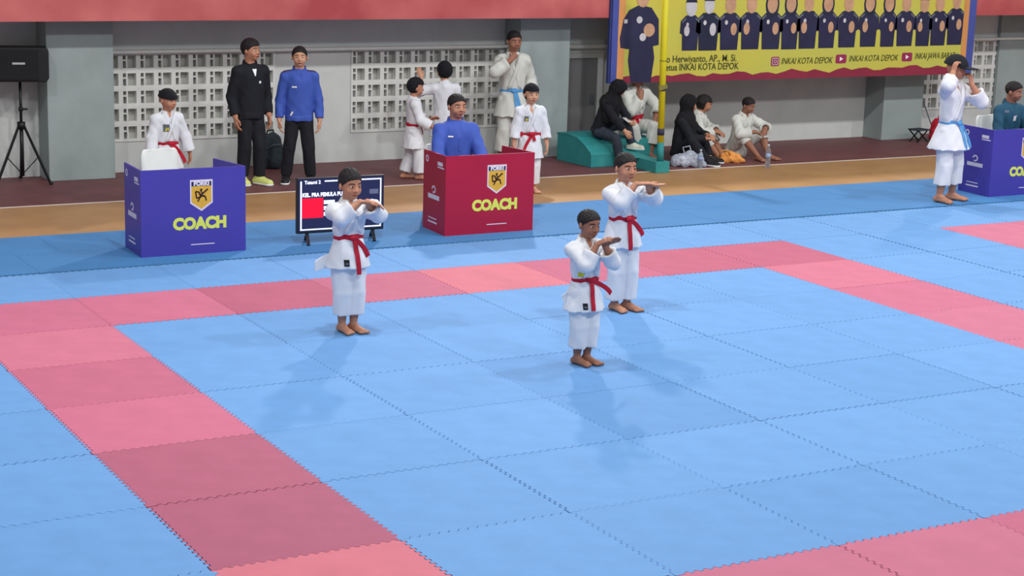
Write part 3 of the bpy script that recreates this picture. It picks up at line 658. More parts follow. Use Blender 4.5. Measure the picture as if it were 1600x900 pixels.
MB().prism(rrect(x, z, .052, .047, .02), BY-.0052, BY-.003).build('icon_rim', M_bpale, ic); MB().prism(rrect(x, z, .042, .038, .016), BY-.0064, BY-.004).build('icon_face', M_icon, ic)
MB().prism(disc(x, z, .026, .024), BY-.0076, BY-.005).build('icon_ring', M_bpale, ic); MB().prism(disc(x, z, .016, .015), BY-.0088, BY-.006).build('icon_lens', M_icon, ic)
for u, v in ((1314, 92), (1417, 89)):
    x, z = bp(u, v); ic = MB().prism(rrect(x, z, .092, .06, .025), BY-.004, BY-.0005).build('play_icon', M_icon, bn)
    MB().prism([(x-.025, z-.03), (x+.035, z), (x-.025, z+.03)], BY-.0055, BY-.003).build('play_triangle', M_white, ic)

# ------------------------------------------------------------------ coach booths
M_bblue = mat('board_blue', (66, 60, 158), .45, .05, 2, spec=.4); M_bred = mat('board_red', (164, 18, 56), .45, .05, 2, spec=.4)
M_ink = mat('ink_lime', (214, 222, 96), .5, .05); M_inkw = mat('ink_white', (214, 208, 222), .5, .05); M_gold = mat('shield_gold', (212, 166, 62), .5, .08, 20); M_navy = mat('shield_navy', (32, 36, 84), .5, .05); M_figure = mat('shield_figure', (52, 30, 26), .5, .05)
def booth(name, label, x0, x1, y, h, m, inkw, dx=(.02, -.1), dep=.54):
    t = .016; cx = (x0+x1)/2; root = empty(name, (cx, y, 0), 0, label, 'booth', 'coach booths beside the mats'); w2 = (x1-x0)/2
    f = MB().box(-w2, w2, 0, t, 0, h).build('front_panel', m, root)
    sides = []
    for s, d in ((-1, dx[0]), (1, dx[1])):
        a = (s*w2, 0); b = (s*w2+d, dep); n = unit(V3(b[1]-a[1], -(b[0]-a[0]), 0))*t*(-s)
        p = [(a[0], t, 0), (a[0]+n[0], t, 0), (b[0]+n[0], b[1]+n[1], 0), (b[0], b[1], 0)]
        sides.append(MB().hexa(p+[(q[0], q[1], h) for q in p]).build('side_panel', m, root))
    # shield
    sc = .105; sx, sz = .07, h*.71
    def sh(k, y0, y1, mm, nm, par, top=1): poly = [(sx-sc*k, sz+sc*1.15*k), (sx+sc*k, sz+sc*1.15*k), (sx+sc*k, sz-sc*.85*k), (sx, sz-sc*1.55*k), (sx-sc*k, sz-sc*.85*k)][::-1]; return MB().prism(poly, y0, y1).build(nm, mm, par)
    s0 = sh(1, -.002, 0, M_inkw, 'shield_emblem', f); sh(.88, -.0032, -.001, M_gold, 'shield_field', s0)
    MB().box(sx-.088*1.05, sx+.088*1.05, -.0042, -.002, sz+sc*.62, sz+sc*1.0).build('shield_band', M_navy, s0)
    text('shield_lettering', 'FORKI', .052, front(sx, -.0052, sz+sc*.81), M_inkw, s0, bold=.0035)
    fg = MB()
    for a, b, wd in (((-.055, .025), (-.045, -.035), .012), ((-.055, .028), (-.022, .02), .012), ((-.022, .02), (-.012, -.01), .014), ((-.045, -.035), (.0, -.02), .012), ((-.005, -.005), (.06, .045), .014), ((-.005, -.01), (.035, -.02), .016), ((.035, -.02), (.045, -.06), .012), ((-.005, -.012), (-.035, -.065), .012), ((.005, .012), (-.012, .04), .01)):
        fg.bar((sx+a[0], -.0045, sz-.01+a[1]), (sx+b[0], -.0045, sz-.01+b[1]), .0022, wd, up=(b[1]-a[1], 0, a[0]-b[0]))
    fg.build('shield_figure', M_figure, s0); MB().ell((sx-.002, -.004, sz+.03), (.011, .003, .012), 8, 6).build('shield_figure', M_figure, s0)
    text('booth_lettering', 'COACH', .14, front(.055, -.0012, h*.355), M_ink, f, bold=.0085, sx=.98)
    for i in range(18):
        pass
    MB().box(-.03, .19, -.0015, 0, .083, .091).build('small_print', M_inkw, f)
    # marks on the left side panel
    a = V3(-w2, 0, 0); d = unit(V3(dx[0], dep, 0)); n = V3(-d[1], d[0], 0); L = math.hypot(dx[0], dep)
    if n[0] > 0: n = -n
    def mark(nm, u, z, hw, hz, mm=inkw, sk=0):
        c = a+d*(u*L); q = [c-d*hw*L+V3(0, 0, z-hz), c+d*hw*L+V3(0, 0, z-hz+sk), c+d*hw*L+V3(0, 0, z+hz+sk), c-d*hw*L+V3(0, 0, z+hz)]
        MB().hexa([k for k in q]+[k+n*.0015 for k in q]).build(nm, mm, sides[0])
    mark('flag_mark', .25, h*.88, .11, .018); mark('flag_mark', .22, h*.835, .14, .006)
    for i in range(12):
        aa = 2*PI*i/12; mark('round_emblem', .84+.05*math.cos(aa), h*.90+.028*math.sin(aa), .016, .006)
    mark('sponsor_lettering', .52, h*.44, .25, .022)
    for i in range(9): aa = PI*(.1+1.5*i/8); mark('sponsor_emblem', .52+.07*math.cos(aa), h*.535+.03*math.sin(aa), .02, .008)
    mark('small_print', .56, h*.115, .2, .008); mark('small_print', .56, h*.165, .18, .005)
    return root
booth('coach_booth', 'blue folding coach booth with empty white chair, left of the television', .98, 1.955, 2.37, .775, M_bblue, M_inkw)
booth('coach_booth', 'red folding coach booth with a man in blue sitting inside', 3.975, 4.95, 2.355, .775, M_bred, M_inkw, dx=(.03, -.06))
booth('coach_booth', 'blue folding coach booth at the right edge, beside boy with blue belt', 11.0, 11.98, 2.355, .775, M_bblue, M_inkw, dx=(.03, -.1))

# ------------------------------------------------------------------ plastic chairs
M_chair = mat('chair_plastic', (226, 228, 224), .4, .03, spec=.5)
def chair(label, x, y, rz, top=.80):
    r = empty('plastic_chair', (x, y, FZ if y > 3.72 else 0), math.radians(rz), label, 'chair', 'white plastic chairs in the coach booths'); s = .42
    MB().box(-.2, .2, -.2, .2, s-.025, s).build('seat', M_chair, r, bevel=.012)
    rows = []
    for i in (0, 2, 4, 6, 6.8, 7.3, 7.7, 7.9, 8):
        z = s-.02+(top-s)*i/8; hw = .19 if i < 6.5 else .15+.04*math.sqrt(max(0, 1-((i-6.5)/1.5)**2)); rows.append([(hw*(j/6*2-1), .19+.05*i/8+.025*(1-(j/6*2-1)**2), z) for j in range(7)])
    shell('backrest', rows, .012, M_chair, r)
    for a in (-1, 1):
        for b in (-1, 1): MB().tube([(a*.17, b*.17, s-.02), (a*.21, b*.22, 0)], [.022, .016], 8).build('leg', M_chair, r, True)
chair('empty white plastic chair inside the blue booth in front of boy', 1.41, 2.78, 10, .885)
chair('white plastic chair under the man in blue', 4.33, 2.90, 5, .80)
chair('white plastic chair under the man in dark teal at right edge', 11.62, 2.86, 10, .86)

# ------------------------------------------------------------------ television on the mat
M_bez = mat('tv_black', (20, 22, 28), .35, .05, spec=.5); M_scr = mat('screen_navy', (28, 34, 66), .25, .04, emit=.55); M_scw = mat('screen_white', (226, 232, 250), .3, .02, emit=.85); M_scr_r = mat('screen_red', (250, 10, 44), .3, .02, emit=.8); M_scg = mat('screen_grey', (84, 92, 116), .3, .02, emit=.5)
TX, TY, TW, TH, TZ = 2.93, 2.47, .435, .262, .358
tv = empty('television', (TX, TY, 0), math.radians(-2), 'black flat television showing a scoreboard, standing on the blue mat', 'television')
MB().box(-TW, TW, -.02, .03, TZ-TH, TZ+TH).build('housing', M_bez, tv, bevel=.006)
sc_ = MB().box(-TW+.014, TW-.014, -.022, -.019, TZ-TH+.022, TZ+TH-.014).build('screen', M_scr, tv)
def sbox(x0, x1, z0, z1, m, nm='screen_block'): MB().box(x0, x1, -.0235, -.0215, z0, z1).build(nm, m, sc_)
a, b, c_, d_ = -TW+.03, TW-.03, TZ-TH+.032, TZ+TH-.03
sbox(a, b, c_, c_+.012, M_scw, 'screen_border'); sbox(a, a+.014, c_, d_, M_scw, 'screen_border'); sbox(b-.012, b, c_, d_, M_scw, 'screen_border'); sbox(a+.24, b, d_-.012, d_, M_scw, 'screen_border')
sbox(a+.014, a+.225, TZ-.115, TZ+.07, M_scr_r)
for i in range(3): sbox(a+.232, a+.34, TZ-.10+.055*i, TZ-.065+.055*i, M_scw)
sbox(b-.12, b-.03, TZ+.085, TZ+.13, M_scg)
text('screen_lettering', 'Tatami 2', .045, front(a+.12, -.0235, d_-.014), M_scw, sc_, bold=.001); text('screen_lettering', 'KEL. PRA PEMULA PUTRA', .05, front(a+.02, -.0235, TZ+.10), M_scw, sc_, bold=.002, align='LEFT', sx=.85)
for s in (-1, 1): MB().bar((s*.33, 0, TZ-TH), (s*.33-.03, -.12, .008), .03, .014).bar((s*.33, 0, TZ-TH), (s*.33+.03, .12, .008), .03, .014).build('foot', M_bez, tv)

# ------------------------------------------------------------------ speaker on tripod
M_spk = mat('speaker_black', (30, 31, 35), .6, .06, 20); M_grille = mat('speaker_grille', (22, 23, 26), .7, .2, 120, .4, 200); M_metal = mat('stand_black', (26, 27, 30), .4, .05)
sx_, sy_ = 1.07, 6.92
st = empty('speaker_stand', (sx_, sy_, FZ), 0, 'black tripod stand holding the loudspeaker beside the grey pillar', 'stand')
MB().tube([(0, 0, .08), (0, 0, .66)], .022, 12).build('lower_pole', M_metal, st, True); MB().tube([(0, 0, .6), (0, 0, 1.13)], .016, 12).build('upper_pole', M_metal, st, True)
MB().tube([(0, 0, .60), (0, 0, .68)], .045, 12).build('collar', M_metal, st, True); MB().tube([(.0, 0, .80), (.0, 0, .84)], .026, 12).build('collar', M_metal, st, True); MB().tube([(.02, -.01, .82), (.065, -.03, .82)], [.008, .014], 8).build('knob', M_metal, st, True)
for aa in (200, 320, 80):
    d = V3(math.cos(math.radians(aa)), math.sin(math.radians(aa)), 0); l = MB().bar(d*.03+V3(0, 0, .64), d*.33+V3(0, 0, .012), .022, .022).build('leg', M_metal, st); MB().bar(V3(0, 0, .12)+d*.02, d*.19+V3(0, 0, .30), .012, .008).build('brace', M_metal, l)
    MB().ell(tuple(d*.335+V3(0, 0, .018)), (.024, .024, .018), 8, 6).build('rubber_foot', M_spk, l, True)
sp = empty('loudspeaker', (sx_, sy_, 1.11), math.radians(-14), 'black loudspeaker lying sideways on the tripod stand', 'speaker')
MB().prism([(-.31, 0), (.28, 0), (.31, .04), (.31, .33), (.28, .37), (-.31, .37)], -.16, .14).build('cabinet', M_spk, sp, bevel=.012)
MB().box(-.29, .20, -.172, -.16, .02, .35).build('grille', M_grille, sp, bevel=.008)
MB().box(-.075, .06, -.177, -.171, .19, .213).build('logo_plate', mat('logo_silver', (176, 178, 182), .4, .06), sp, bevel=.003)

# ------------------------------------------------------------------ things on the maroon floor
M_teal = mat('teal_paint', (42, 134, 136), .6, .09, 4, c2=(58, 146, 146)); M_yel = mat('pole_yellow', (214, 200, 34), .5, .05, 6); M_tape = mat('tape_dark', (58, 56, 80), .7, .1)
bl = empty('ballast_block', (7.92, 6.35, FZ), math.radians(4), 'large teal sloped block that the person in black hijab sits on', 'block')
poly = [(-.42, 0), (.33, 0), (.33, .34), (.10, .355), (-.12, .33), (-.30, .25), (-.42, .175)]
MB().prismx(poly, -.14, .30).build('block_body', M_teal, bl, bevel=.008); MB().prismx([(-.425, .15), (-.41, .182), (-.29, .262), (-.11, .342), (.10, .367), (.34, .352), (.34, .335), (.1, .35), (-.11, .325), (-.29, .245), (-.405, .165)], -.145, .305).build('top_board', M_teal, bl)
pr = empty('net_post', (8.44, 5.33, FZ), 0, 'yellow net post with dark tape bands on a teal ballast base', 'post')
MB().box(-.10, .10, -.06, .95, 0, .14).build('base', M_teal, pr, bevel=.006); MB().prismx([(.30, .14), (1.0, .14), (1.0, .27), (.9, .25), (.70, .18)], -.22, .06).build('ballast_wedge', M_teal, pr, bevel=.006); MB().box(-.06, .62, 1.0, 1.5, 0, .27).build('seat_block', M_teal, pr, bevel=.006)
post = [(0, 0, .14), (-.01, 0, .36), (-.045, 0, 2.75)]
lerp = lambda z: np.array([-.01-(z-.36)/(2.75-.36)*.035, 0, z])
MB().tube([(0, 0, .13), lerp(.37)], .042, 16).build('pole_sleeve', M_teal, pr, True); MB().tube([lerp(.36), lerp(2.75)], .040, 16).build('pole', M_yel, pr, True)
MB().tube([lerp(.46), lerp(.54)], .044, 16).build('tape_band', M_tape, pr, True); MB().tube([lerp(1.0), lerp(1.05)], .044, 16).build('tape_band', M_tape, pr, True); MB().tube([lerp(1.36), lerp(1.375)], .0445, 16).build('pole_collar', mat('collar_olive', (150, 150, 40), .5, .05), pr, True)
MB().bar((-.10, -.04, 1.03), (.02, -.03, 1.06), .03, .05).build('net_bracket', mat('bracket_olive', (128, 120, 60), .5, .1), pr)
# backpack
bk = empty('backpack', (4.08, 7.1, FZ), math.radians(10), 'dark backpack leaning on the wall between man in black and woman', 'backpack')
f = Field((-.2, -.16, 0), (.2, .14, .46), .008); f.put(rc((0, 0, .12), (0, .02, .30), .16, .13, ((0, 1, 0), .62)), .02); f.put(rc((0, -.08, .11), (0, -.07, .17), .11, .10, ((0, 1, 0), .5)), .02); f.cut((0, 0, .004), (0, 0, -1)); f.fold(.004, .12, 2); f.build('bag_body', mat('bag_dark', (40, 50, 56), .8, .12), bk)
MB().tube([(-.05, .06, .40), (-.04, .05, .45), (.04, .05, .45), (.05, .06, .40)], .010, 8).build('carry_handle', M_black, bk, True)
for s in (-1, 1): MB().tube([(s*.08, .09, .38), (s*.12, .13, .25), (s*.11, .11, .08)], .014, 8).build('shoulder_strap', M_black, bk, True)
MB().tube([(-.13, -.06, .24), (-.06, -.115, .30), (.06, -.115, .30), (.13, -.06, .24)], .005, 6).build('zip', M_grey, bk, True)
# bottles
M_pet = mat('bottle_plastic', (220, 228, 236), .12, .02, trans=.85, spec=.5); M_lab = mat('bottle_label', (150, 170, 205), .5, .2, 40); M_cap = mat('bottle_cap', (196, 206, 220), .5, .05)
def bottle(label, x, y, h):
    r = empty('water_bottle', (x, y, FZ), 0, label, 'bottle', 'water bottles on the maroon floor'); R_ = .033
    MB().lathe([(R_*.8, 0), (R_, .01), (R_, h*.3), (R_*.92, h*.33), (R_, h*.36), (R_, h*.68), (R_*.8, h*.78), (R_*.42, h*.88), (R_*.4, h*.93)], n=18).build('bottle_body', M_pet, r, True)
    MB().lathe([(R_+.001, h*.42), (R_+.001, h*.62)], n=18).build('label_band', M_lab, r, True); MB().lathe([(R_*.46, h*.925), (R_*.46, h), (R_*.4, h*1.0)], n=14).build('bottle_cap', M_cap, r, True)
bottle('small clear water bottle beside the grey plastic bag', 9.14, 5.475, .235); bottle('tall clear water bottle by the feet of the rightmost sitting boy', 9.98, 5.20, .30)
def sack(name, label, cat, x, y, prims, m, cutz=.002, seed=1, rz=0, vox=.007):
    ps = prims; lo = np.min([p[1] for p in ps], 0); hi = np.max([p[2] for p in ps], 0); r = empty(name, (x, y, FZ), math.radians(rz), label, cat)
    f = Field(lo, hi, vox)
    for p in ps: f.put(p, .03)
    f.cut((0, 0, cutz), (0, 0, -1)); f.fold(.007, .14, seed); f.fold(.0035, .06, seed+1); return r, f.build('bag_body', m, r, 1)
r_, _ = sack('plastic_bag', 'crumpled grey translucent plastic bag in front of sitting person in hijab', 'bag', 9.06, 5.655, [rc((-.12, 0, .06), (.12, 0, .07), .09, .10), rc((0, .02, .1), (.05, .02, .16), .08, .05), rc((.1, -.06, .04), (.2, -.06, .03), .05, .04)], mat('bag_film', (168, 174, 190), .25, .25, 25, .6, 40, spec=.6), rz=-20)
MB().tube([(-.02, .02, .14), (-.06, 0, .24), (.02, -.02, .26), (.06, .02, .17)], [.014, .008, .008, .014], 6).build('bag_handle', MATS['bag_film'], r_, True)
r_, _ = sack('orange_bag', 'crumpled orange cloth bag on the maroon floor beside sitting people', 'bag', 9.82, 5.78, [rc((-.09, 0, .05), (.08, 0, .05), .065, .065), rc((-.04, .03, .09), (.02, .02, .10), .045, .045), rc((.08, -.03, .04), (.15, -.05, .03), .045, .03)], mat('bag_orange', (224, 150, 76), .7, .15, 20, .3, 40), seed=4, rz=-25)
MB().tube([(-.14, -.04, .08), (-.17, -.10, .16), (-.06, -.11, .17), (-.02, -.07, .10)], .010, 6).build('bag_handle', MATS['bag_orange'], r_, True)
r_, _ = sack('red_bag', 'round red bag on the floor behind the boy with blue belt', 'bag', 14.05, 6.55, [rc((0, 0, .1), (0, .02, .22), .15, .12), rc((.1, -.02, .08), (.16, -.02, .1), .09, .08)], mat('bag_red', (190, 30, 52), .6, .1, 10), seed=6)
MB().tube([(-.05, 0, .31), (-.04, 0, .37), (.05, 0, .37), (.06, 0, .31)], .011, 6).build('bag_handle', MATS['bag_red'], r_, True)
stl = empty('folding_stool', (13.72, 6.62, FZ), math.radians(8), 'small dark folding stool beside the red bag', 'stool'); MB().box(-.12, .12, -.1, .1, .17, .19).build('seat', M_charcoal, stl, bevel=.004)
for s in (-1, 1): MB().bar((-.1, s*.085, .17), (.1, s*.085, .008), .014, .014).build('leg', M_metal, stl); MB().bar((.1, s*.07, .17), (-.1, s*.07, .008), .014, .014).build('leg', M_metal, stl)
pk = empty('leaning_stick', (14.35, 7.1, FZ), 0, 'thin pale stick leaning on the block wall behind the red bag', 'stick'); MB().tube([(.12, 0, 0.004), (-.16, .21, .85)], .008, 8).build('shaft', M_grey, pk, True); MB().ell((-.16, .21, .86), (.016, .016, .022), 8, 6).build('end_cap', M_charcoal, pk, True)
# ------------------------------------------------------------------ the people in the photograph
def emblem(x, z, s=.05): return (('emblem', x, z, s, s*1.25, M_grey), ('emblem', x+s*.12, z-s*.25, s*.55, s*.6, M_yellowbadge))
GK = 'boys performing on the mat'
def label_tag(i):   # dark maker's label at the jacket hem
    H = i['H']; shell('cloth_label', drape(i['J'], -.055*H, i['P'][2]-i['skirt']*H+.04*H, .03*H, .04*H), .002, M_black, i['top']); shell('cloth_label', drape(i['J'], -.055*H, i['P'][2]-i['skirt']*H+.036*H, .018*H, .01*H, 3, 3, lift=.0035), .002, M_grey, i['top'])
def k1(i):
    label_tag(i); H = i['H']; P = i['P']      # jacket side flap flying out at his right
    rows = [[P+V3(-.10-.17*q, .02-.02*q+.03*math.sin(3*q), .035-.06*q-.0*q) + V3(0, .0, -(.12-.05*q)*j/3) for j in range(4)] for q in np.linspace(0, 1, 6)]
    shell('jacket_flap', rows, .008, M_gi, i['top'])
person('boy in white uniform and red belt, nearest the television, arms crossed forward', (1.55, -.83, 0), 2, 1.215, skin=M_skin, belt=M_red, vox=.0052, seed=1, head=(.12, .1, 0), group=GK,
       R=dict(w=(-.02, -.225, 1.015), sleeve=.6, pole=(-.9, -.1, -.75), D=(.85, -.5, .05), N=(0, -.2, -1), curl=.25), L=dict(w=(.025, -.26, 1.02), sleeve=.65, pole=(.9, -.2, -.8), D=(.75, -.5, -.15), N=(-.2, -.2, -1), curl=.3),
       legR=dict(a=(-.042, .01, .052), toe=(.12, -1)), legL=dict(a=(.042, -.01, .052), toe=(.3, -1)), tails=((.02, .22), (.10, .12)), extra=k1, hem=.075, legw=1.12, beltz=.122, skirt=.065, hairlift=.05)
person('boy in white uniform and red belt, farthest back of the three performers, palms flat', (3.85, -.98, 0), 2, 1.26, skin=M_skin, belt=M_red, vox=.0055, seed=2, head=(.0, .03, 0), group=GK,
       R=dict(w=(-.05, -.235, 1.055), sleeve=.65, pole=(-.7, -.1, -.9), D=(.9, -.45, .1), N=(0, 0, -1), curl=.08), L=dict(w=(.04, -.265, 1.05), sleeve=.65, pole=(.9, -.1, -.9), D=(.9, -.5, .0), N=(0, 0, 1), curl=.06),
       legR=dict(a=(-.045, .0, .054), toe=(.1, -1)), legL=dict(a=(.06, -.02, .054), toe=(.35, -1)), tails=((-.01, .19), (.11, .11)), hem=.035, legw=1.12, beltz=.122, skirt=.06)
def k3(i):
    label_tag(i); H = i['H']; P = i['P']; e = i['arms']['R'][1]
    rows = [[P+V3(-.095-.07*q, .03, .03-.05*q) + V3(0, .0, -(.05-.01*q)*j/3) for j in range(4)] for q in np.linspace(0, 1, 5)]
    shell('jacket_flap', rows, .007, M_gi, i['top'])
person('smallest boy in white uniform and red belt, nearest the camera, hands raised to face', (2.685, -2.33, 0), 4, 1.10, skin=M_skin2, belt=M_red, vox=.0048, seed=3, head=(.12, .16, 0), group=GK, hairlift=-.02,
       R=dict(w=(-.025, -.165, .885), sleeve=.6, pole=(-.5, -.3, -1), D=(.6, -.5, .5), N=(.5, 0, -.6), curl=.3), L=dict(w=(.03, -.175, .885), sleeve=.6, pole=(.55, -.3, -1), D=(.65, -.5, .4), N=(-.5, -.2, -.6), curl=.15),
       legR=dict(a=(-.038, .005, .047), toe=(.25, -1)), legL=dict(a=(.036, -.005, .047), toe=(.42, -1)), tails=((-.005, .19), (.16, .10)), extra=k3, hem=.075, legw=1.12, beltz=.085, skirt=.115, patches=(('emblem', -.075, .66, .035, .03, M_yellowbadge),))
GB = 'people standing on the hall floor'
person('boy in white uniform, red belt and black cap standing behind the empty booth chair', (2.08, 4.95, FZ), 8, 1.21, skin=M_skin, belt=M_red, hair='hat', hairmat=M_blackknit, head=(.35, .05, 0), seed=4, group=GB,
       R=dict(w=(-.21, -.04, .53)), L=dict(w=(.24, -.03, .54), pole=(.6, .8, 0)), tails=((.0, .07), (.13, .17)), patches=emblem(-.055, .83, .06), sleeve=.9)
def manx(i):
    H = i['H']; hp = i['hp']; tp = i['tp']; T = i['T']
    rows = drape(i['J'], 0, i['P'][2]+T*.93, .05, .075, 5, 5); rows = [[(x*(1-.85*n/4), y, z) for x, y, z in r] for n, r in enumerate(rows)]; shell('undershirt', rows, .003, M_white, i['root'])
    shell('chest_logo', drape(i['J'], .06, i['P'][2]+T*.72, .025, .025, 3, 3), .002, M_white, i['top'])
person('tall man in black jacket, black trousers and yellow shoes looking right', (3.40, 6.04, FZ), 5, 1.60, kid=False, skin=M_skin, top='jacket', topmat=M_black, bottom='slacks', botmat=M_black, feet=(M_shoe_y, M_white), hair='short', hairlift=.05, hairw=.025, hairline=.72, head=(.55, -.02, 0), seed=5, group=GB, extra=manx,
       R=dict(w=(-.20, -.03, .77), D=(.0, -.2, -1)), L=dict(w=(.20, -.05, .78), D=(.05, -.25, -1)), legR=dict(a=(-.09, .03, .069)), legL=dict(a=(.08, -.05, .069), toe=(.35, -1)))
def womx(i):
    H = i['H']; T = i['T']; z0 = i['P'][2]
    for s in (-1, 1):
        rows = []
        for q in np.linspace(.12, 1, 8):
            row = []
            for o in (-.022, 0, .022):
                x = s*(.045+.075*q)*H; p0 = i['tp'](x, -.06*q*.2+o, T+.16*H); t = i['J'].cast(p0, -i['up'], .4); row.append(p0-i['up']*((t if t is not None else .16*H)-.002))
            rows.append(row)
        shell('shoulder_trim', rows, .003, M_navyred, i['top'], flip=s > 0)
    shell('chest_logo', drape(i['J'], -.06, z0+T*.72, .055, .016, 4, 3), .002, M_white, i['top']); shell('pocket_mark', drape(i['J'], -.09, z0+T*.1, .018, .05, 3, 4, ang=.5), .002, M_white, i['top'])
person('woman in royal blue jacket and black trousers with hair tied back', (3.95, 5.96, FZ), -20, 1.52, kid=False, skin=M_skin3, top='jacket', topmat=M_bluej, bottom='slacks', botmat=M_black, feet=(M_shoe_b, M_white), hair='tied', seed=6, group=GB, extra=womx, build=1.04,
       R=dict(w=(-.225, -.05, .725), D=(0, -.15, -1)), L=dict(w=(.225, -.05, .725), D=(0, -.15, -1)), legR=dict(a=(-.15, .0, .065), toe=(-.1, -1)), legL=dict(a=(.13, -.02, .065), toe=(.45, -1)))
person('child in white uniform and black head cover facing right, red belt, arms bent', (5.31, 5.82, FZ), 72, 1.17, skin=M_skin, belt=M_red, hair='cover', hairmat=M_blackknit, head=(.1, .12, 0), seed=7, group=GB, tails=((-.04, .1), (.06, .12)),
       R=dict(w=(-.13, -.21, .62), pole=(-.4, .9, -.3), D=(.3, -1, .35), N=(.6, 0, -.6)), L=dict(w=(.1, -.2, .68), pole=(.4, .9, -.3), D=(0, -1, .4), N=(-.6, 0, -.6)), legR=dict(a=(-.06, -.07, .05)), legL=dict(a=(.06, .09, .05)), hem=.03, skirt=.16, legw=1.1)
person('child in white uniform and black head cover seen from behind, one arm raised', (6.05, 6.5, FZ), 165, 1.28, skin=M_skin3, belt=None, hair='cover', hairmat=M_blackknit, head=(.1, .0, 0), seed=8, group=GB, hem=.05, skirt=.17, tails=((-.03, .1), (.03, .1)),
       R=dict(w=(-.19, -.04, .57)), L=dict(w=(.27, -.08, 1.08), pole=(.6, .3, -1), D=(.3, -.2, 1), N=(-.3, -1, 0), curl=.2))
person('man in royal blue shirt sitting inside the red booth', (4.35, 2.88, 0), -8, 1.60, kid=False, skin=M_skin, top='shirt', topmat=M_bluej, bottom='slacks', botmat=M_black, feet='shoes', hair='short', head=(.18, .04, 0), seed=9, build=1.1, group='seated coaches',
       pelvis=(0, 0.02, .475), R=dict(w=(-.13, -.30, .60), pole=(-.8, .4, -.5), D=(.5, -.8, -.1), N=(0, 0, -1)), L=dict(w=(.13, -.31, .60), pole=(.8, .4, -.5), D=(-.5, -.8, -.1), N=(0, 0, -1)), legR=dict(a=(-.1, -.20, .07), pole=(-.1, -1, .6)), legL=dict(a=(.1, -.20, .07), pole=(.1, -1, .6)),
       patches=(('chest_logo', -.09, .90, .05, .014, M_white),))
person('tall boy in cream uniform and blue belt with one hand at his mouth', (7.03, 6.58, FZ), -12, 1.615, kid=False, skin=M_skin2, topmat=M_giold, belt=M_bluebelt, hair='short', hairlift=.02, head=(.12, .1, 0), seed=10, group=GB, hem=.06, tails=((.015, .2), (.05, .24)), beltz=.07, skirt=.125,
       R=dict(w=(-.09, -.20, 1.30), pole=(-1, -.1, -.7), D=(.55, .1, .6), N=(.2, 1, 0), curl=.9), L=dict(w=(.25, -.03, .83)), legR=dict(a=(-.13, -.02, .069)), legL=dict(a=(.1, .05, .069)))
person('small child in white uniform, black head cover and red belt beside the red booth', (6.13, 4.53, FZ), -12, 1.21, skin=M_skin3, belt=M_red, hair='cover', hairmat=M_blackknit, head=(.1, .05, 0), seed=11, group=GB, sleeve=.6, hem=.045, tails=((-.09, .20), (.02, .06)), skirt=.15,
       R=dict(w=(-.195, -.03, .52)), L=dict(w=(.2, -.03, .52)), patches=emblem(-.07, .84, .045), flare=.95)
GS = 'people sitting by the back wall'
def phone(i): pass
person('person in black hijab and dark clothes sitting on the teal block', (8.10, 6.2, FZ), 20, 1.34, kid=False, skin=M_skin3, top='shirt', topmat=M_black, bottom='slacks', botmat=M_charcoal, feet=(M_shoe_w, M_white), hair='hijab', hairmat=M_blackknit, head=(.45, .35, 0), lean=(.1, .35, 0), seed=12, group=GS, build=1.05,
       pelvis=(0, .0, .425), R=dict(w=(.0, -.40, .44), pole=(-.6, .3, -.6), D=(.3, -.5, -.7), N=(.5, 0, -.3)), L=dict(w=(.13, -.36, .55), pole=(.8, .3, -.4), D=(.0, -.9, -.2), N=(-.6, 0, .5), curl=.8), legR=dict(a=(-.02, -.36, .066), pole=(-.3, -1, .5), toe=(0, -1)), legL=dict(a=(.27, -.30, .25), pole=(.4, -1, .7), toe=(.3, -1)))
ph = empty('mobile_phone', (8.30, 5.90, .56), math.radians(20), 'pale mobile phone in the hands of the person in black hijab', 'phone'); MB().box(-.04, .04, -.05, .05, -.004, .004).build('phone_body', M_white, ph, bevel=.003); ph.rotation_euler = (.5, .1, .4)
MB().box(-.034, .034, -.044, .044, .0042, .005).build('phone_screen', M_eye, ph)
person('person in white uniform and red belt sitting behind the yellow post', (8.90, 6.73, FZ), -8, 1.50, kid=False, skin=M_skin2, topmat=M_giold, belt=M_red, hair='short', lean=(0, .2, 0), head=(.3, .2, 0), seed=13, group=GS, tails=((-.02, .05), (.02, .06)), beltz=.10,
       pelvis=(0, 0, .39), R=dict(w=(.03, -.21, .78), pole=(-.6, -.3, -.9), D=(.1, .2, 1), N=(0, 1, 0), curl=.7), L=dict(w=(.2, -.30, .52), pole=(.9, .2, -.4), D=(.1, -.8, -.5), N=(-.3, 0, -1)), legR=dict(a=(-.05, -.30, .064), pole=(-.3, -1, .7), hem=.1), legL=dict(a=(.12, -.36, .064), pole=(.4, -1, .7), toe=(.2, -1), hem=.09), legw=1.1)
person('person in black hijab and robe sitting on the floor beside the plastic bag', (9.18, 6.0, FZ), 35, 1.44, kid=False, skin=M_skin, top='shirt', topmat=M_black, bottom='slacks', botmat=M_black, feet='shoes', hair='hijab', hairmat=M_blackknit, head=(.1, .05, 0), lean=(.1, .12, 0), seed=14, group=GS, build=1.1,
       pelvis=(0, 0, .12), R=dict(w=(.0, -.34, .33), pole=(-.8, .2, -.6), D=(.6, -.7, -.1), N=(0, 0, -1)), L=dict(w=(.13, -.32, .36), pole=(.8, .2, -.5), D=(-.5, -.8, 0), N=(0, 0, -1)), legR=dict(a=(-.12, -.42, .064), pole=(-.6, -.3, 1)), legL=dict(a=(.16, -.36, .064), pole=(.7, -.3, 1)))
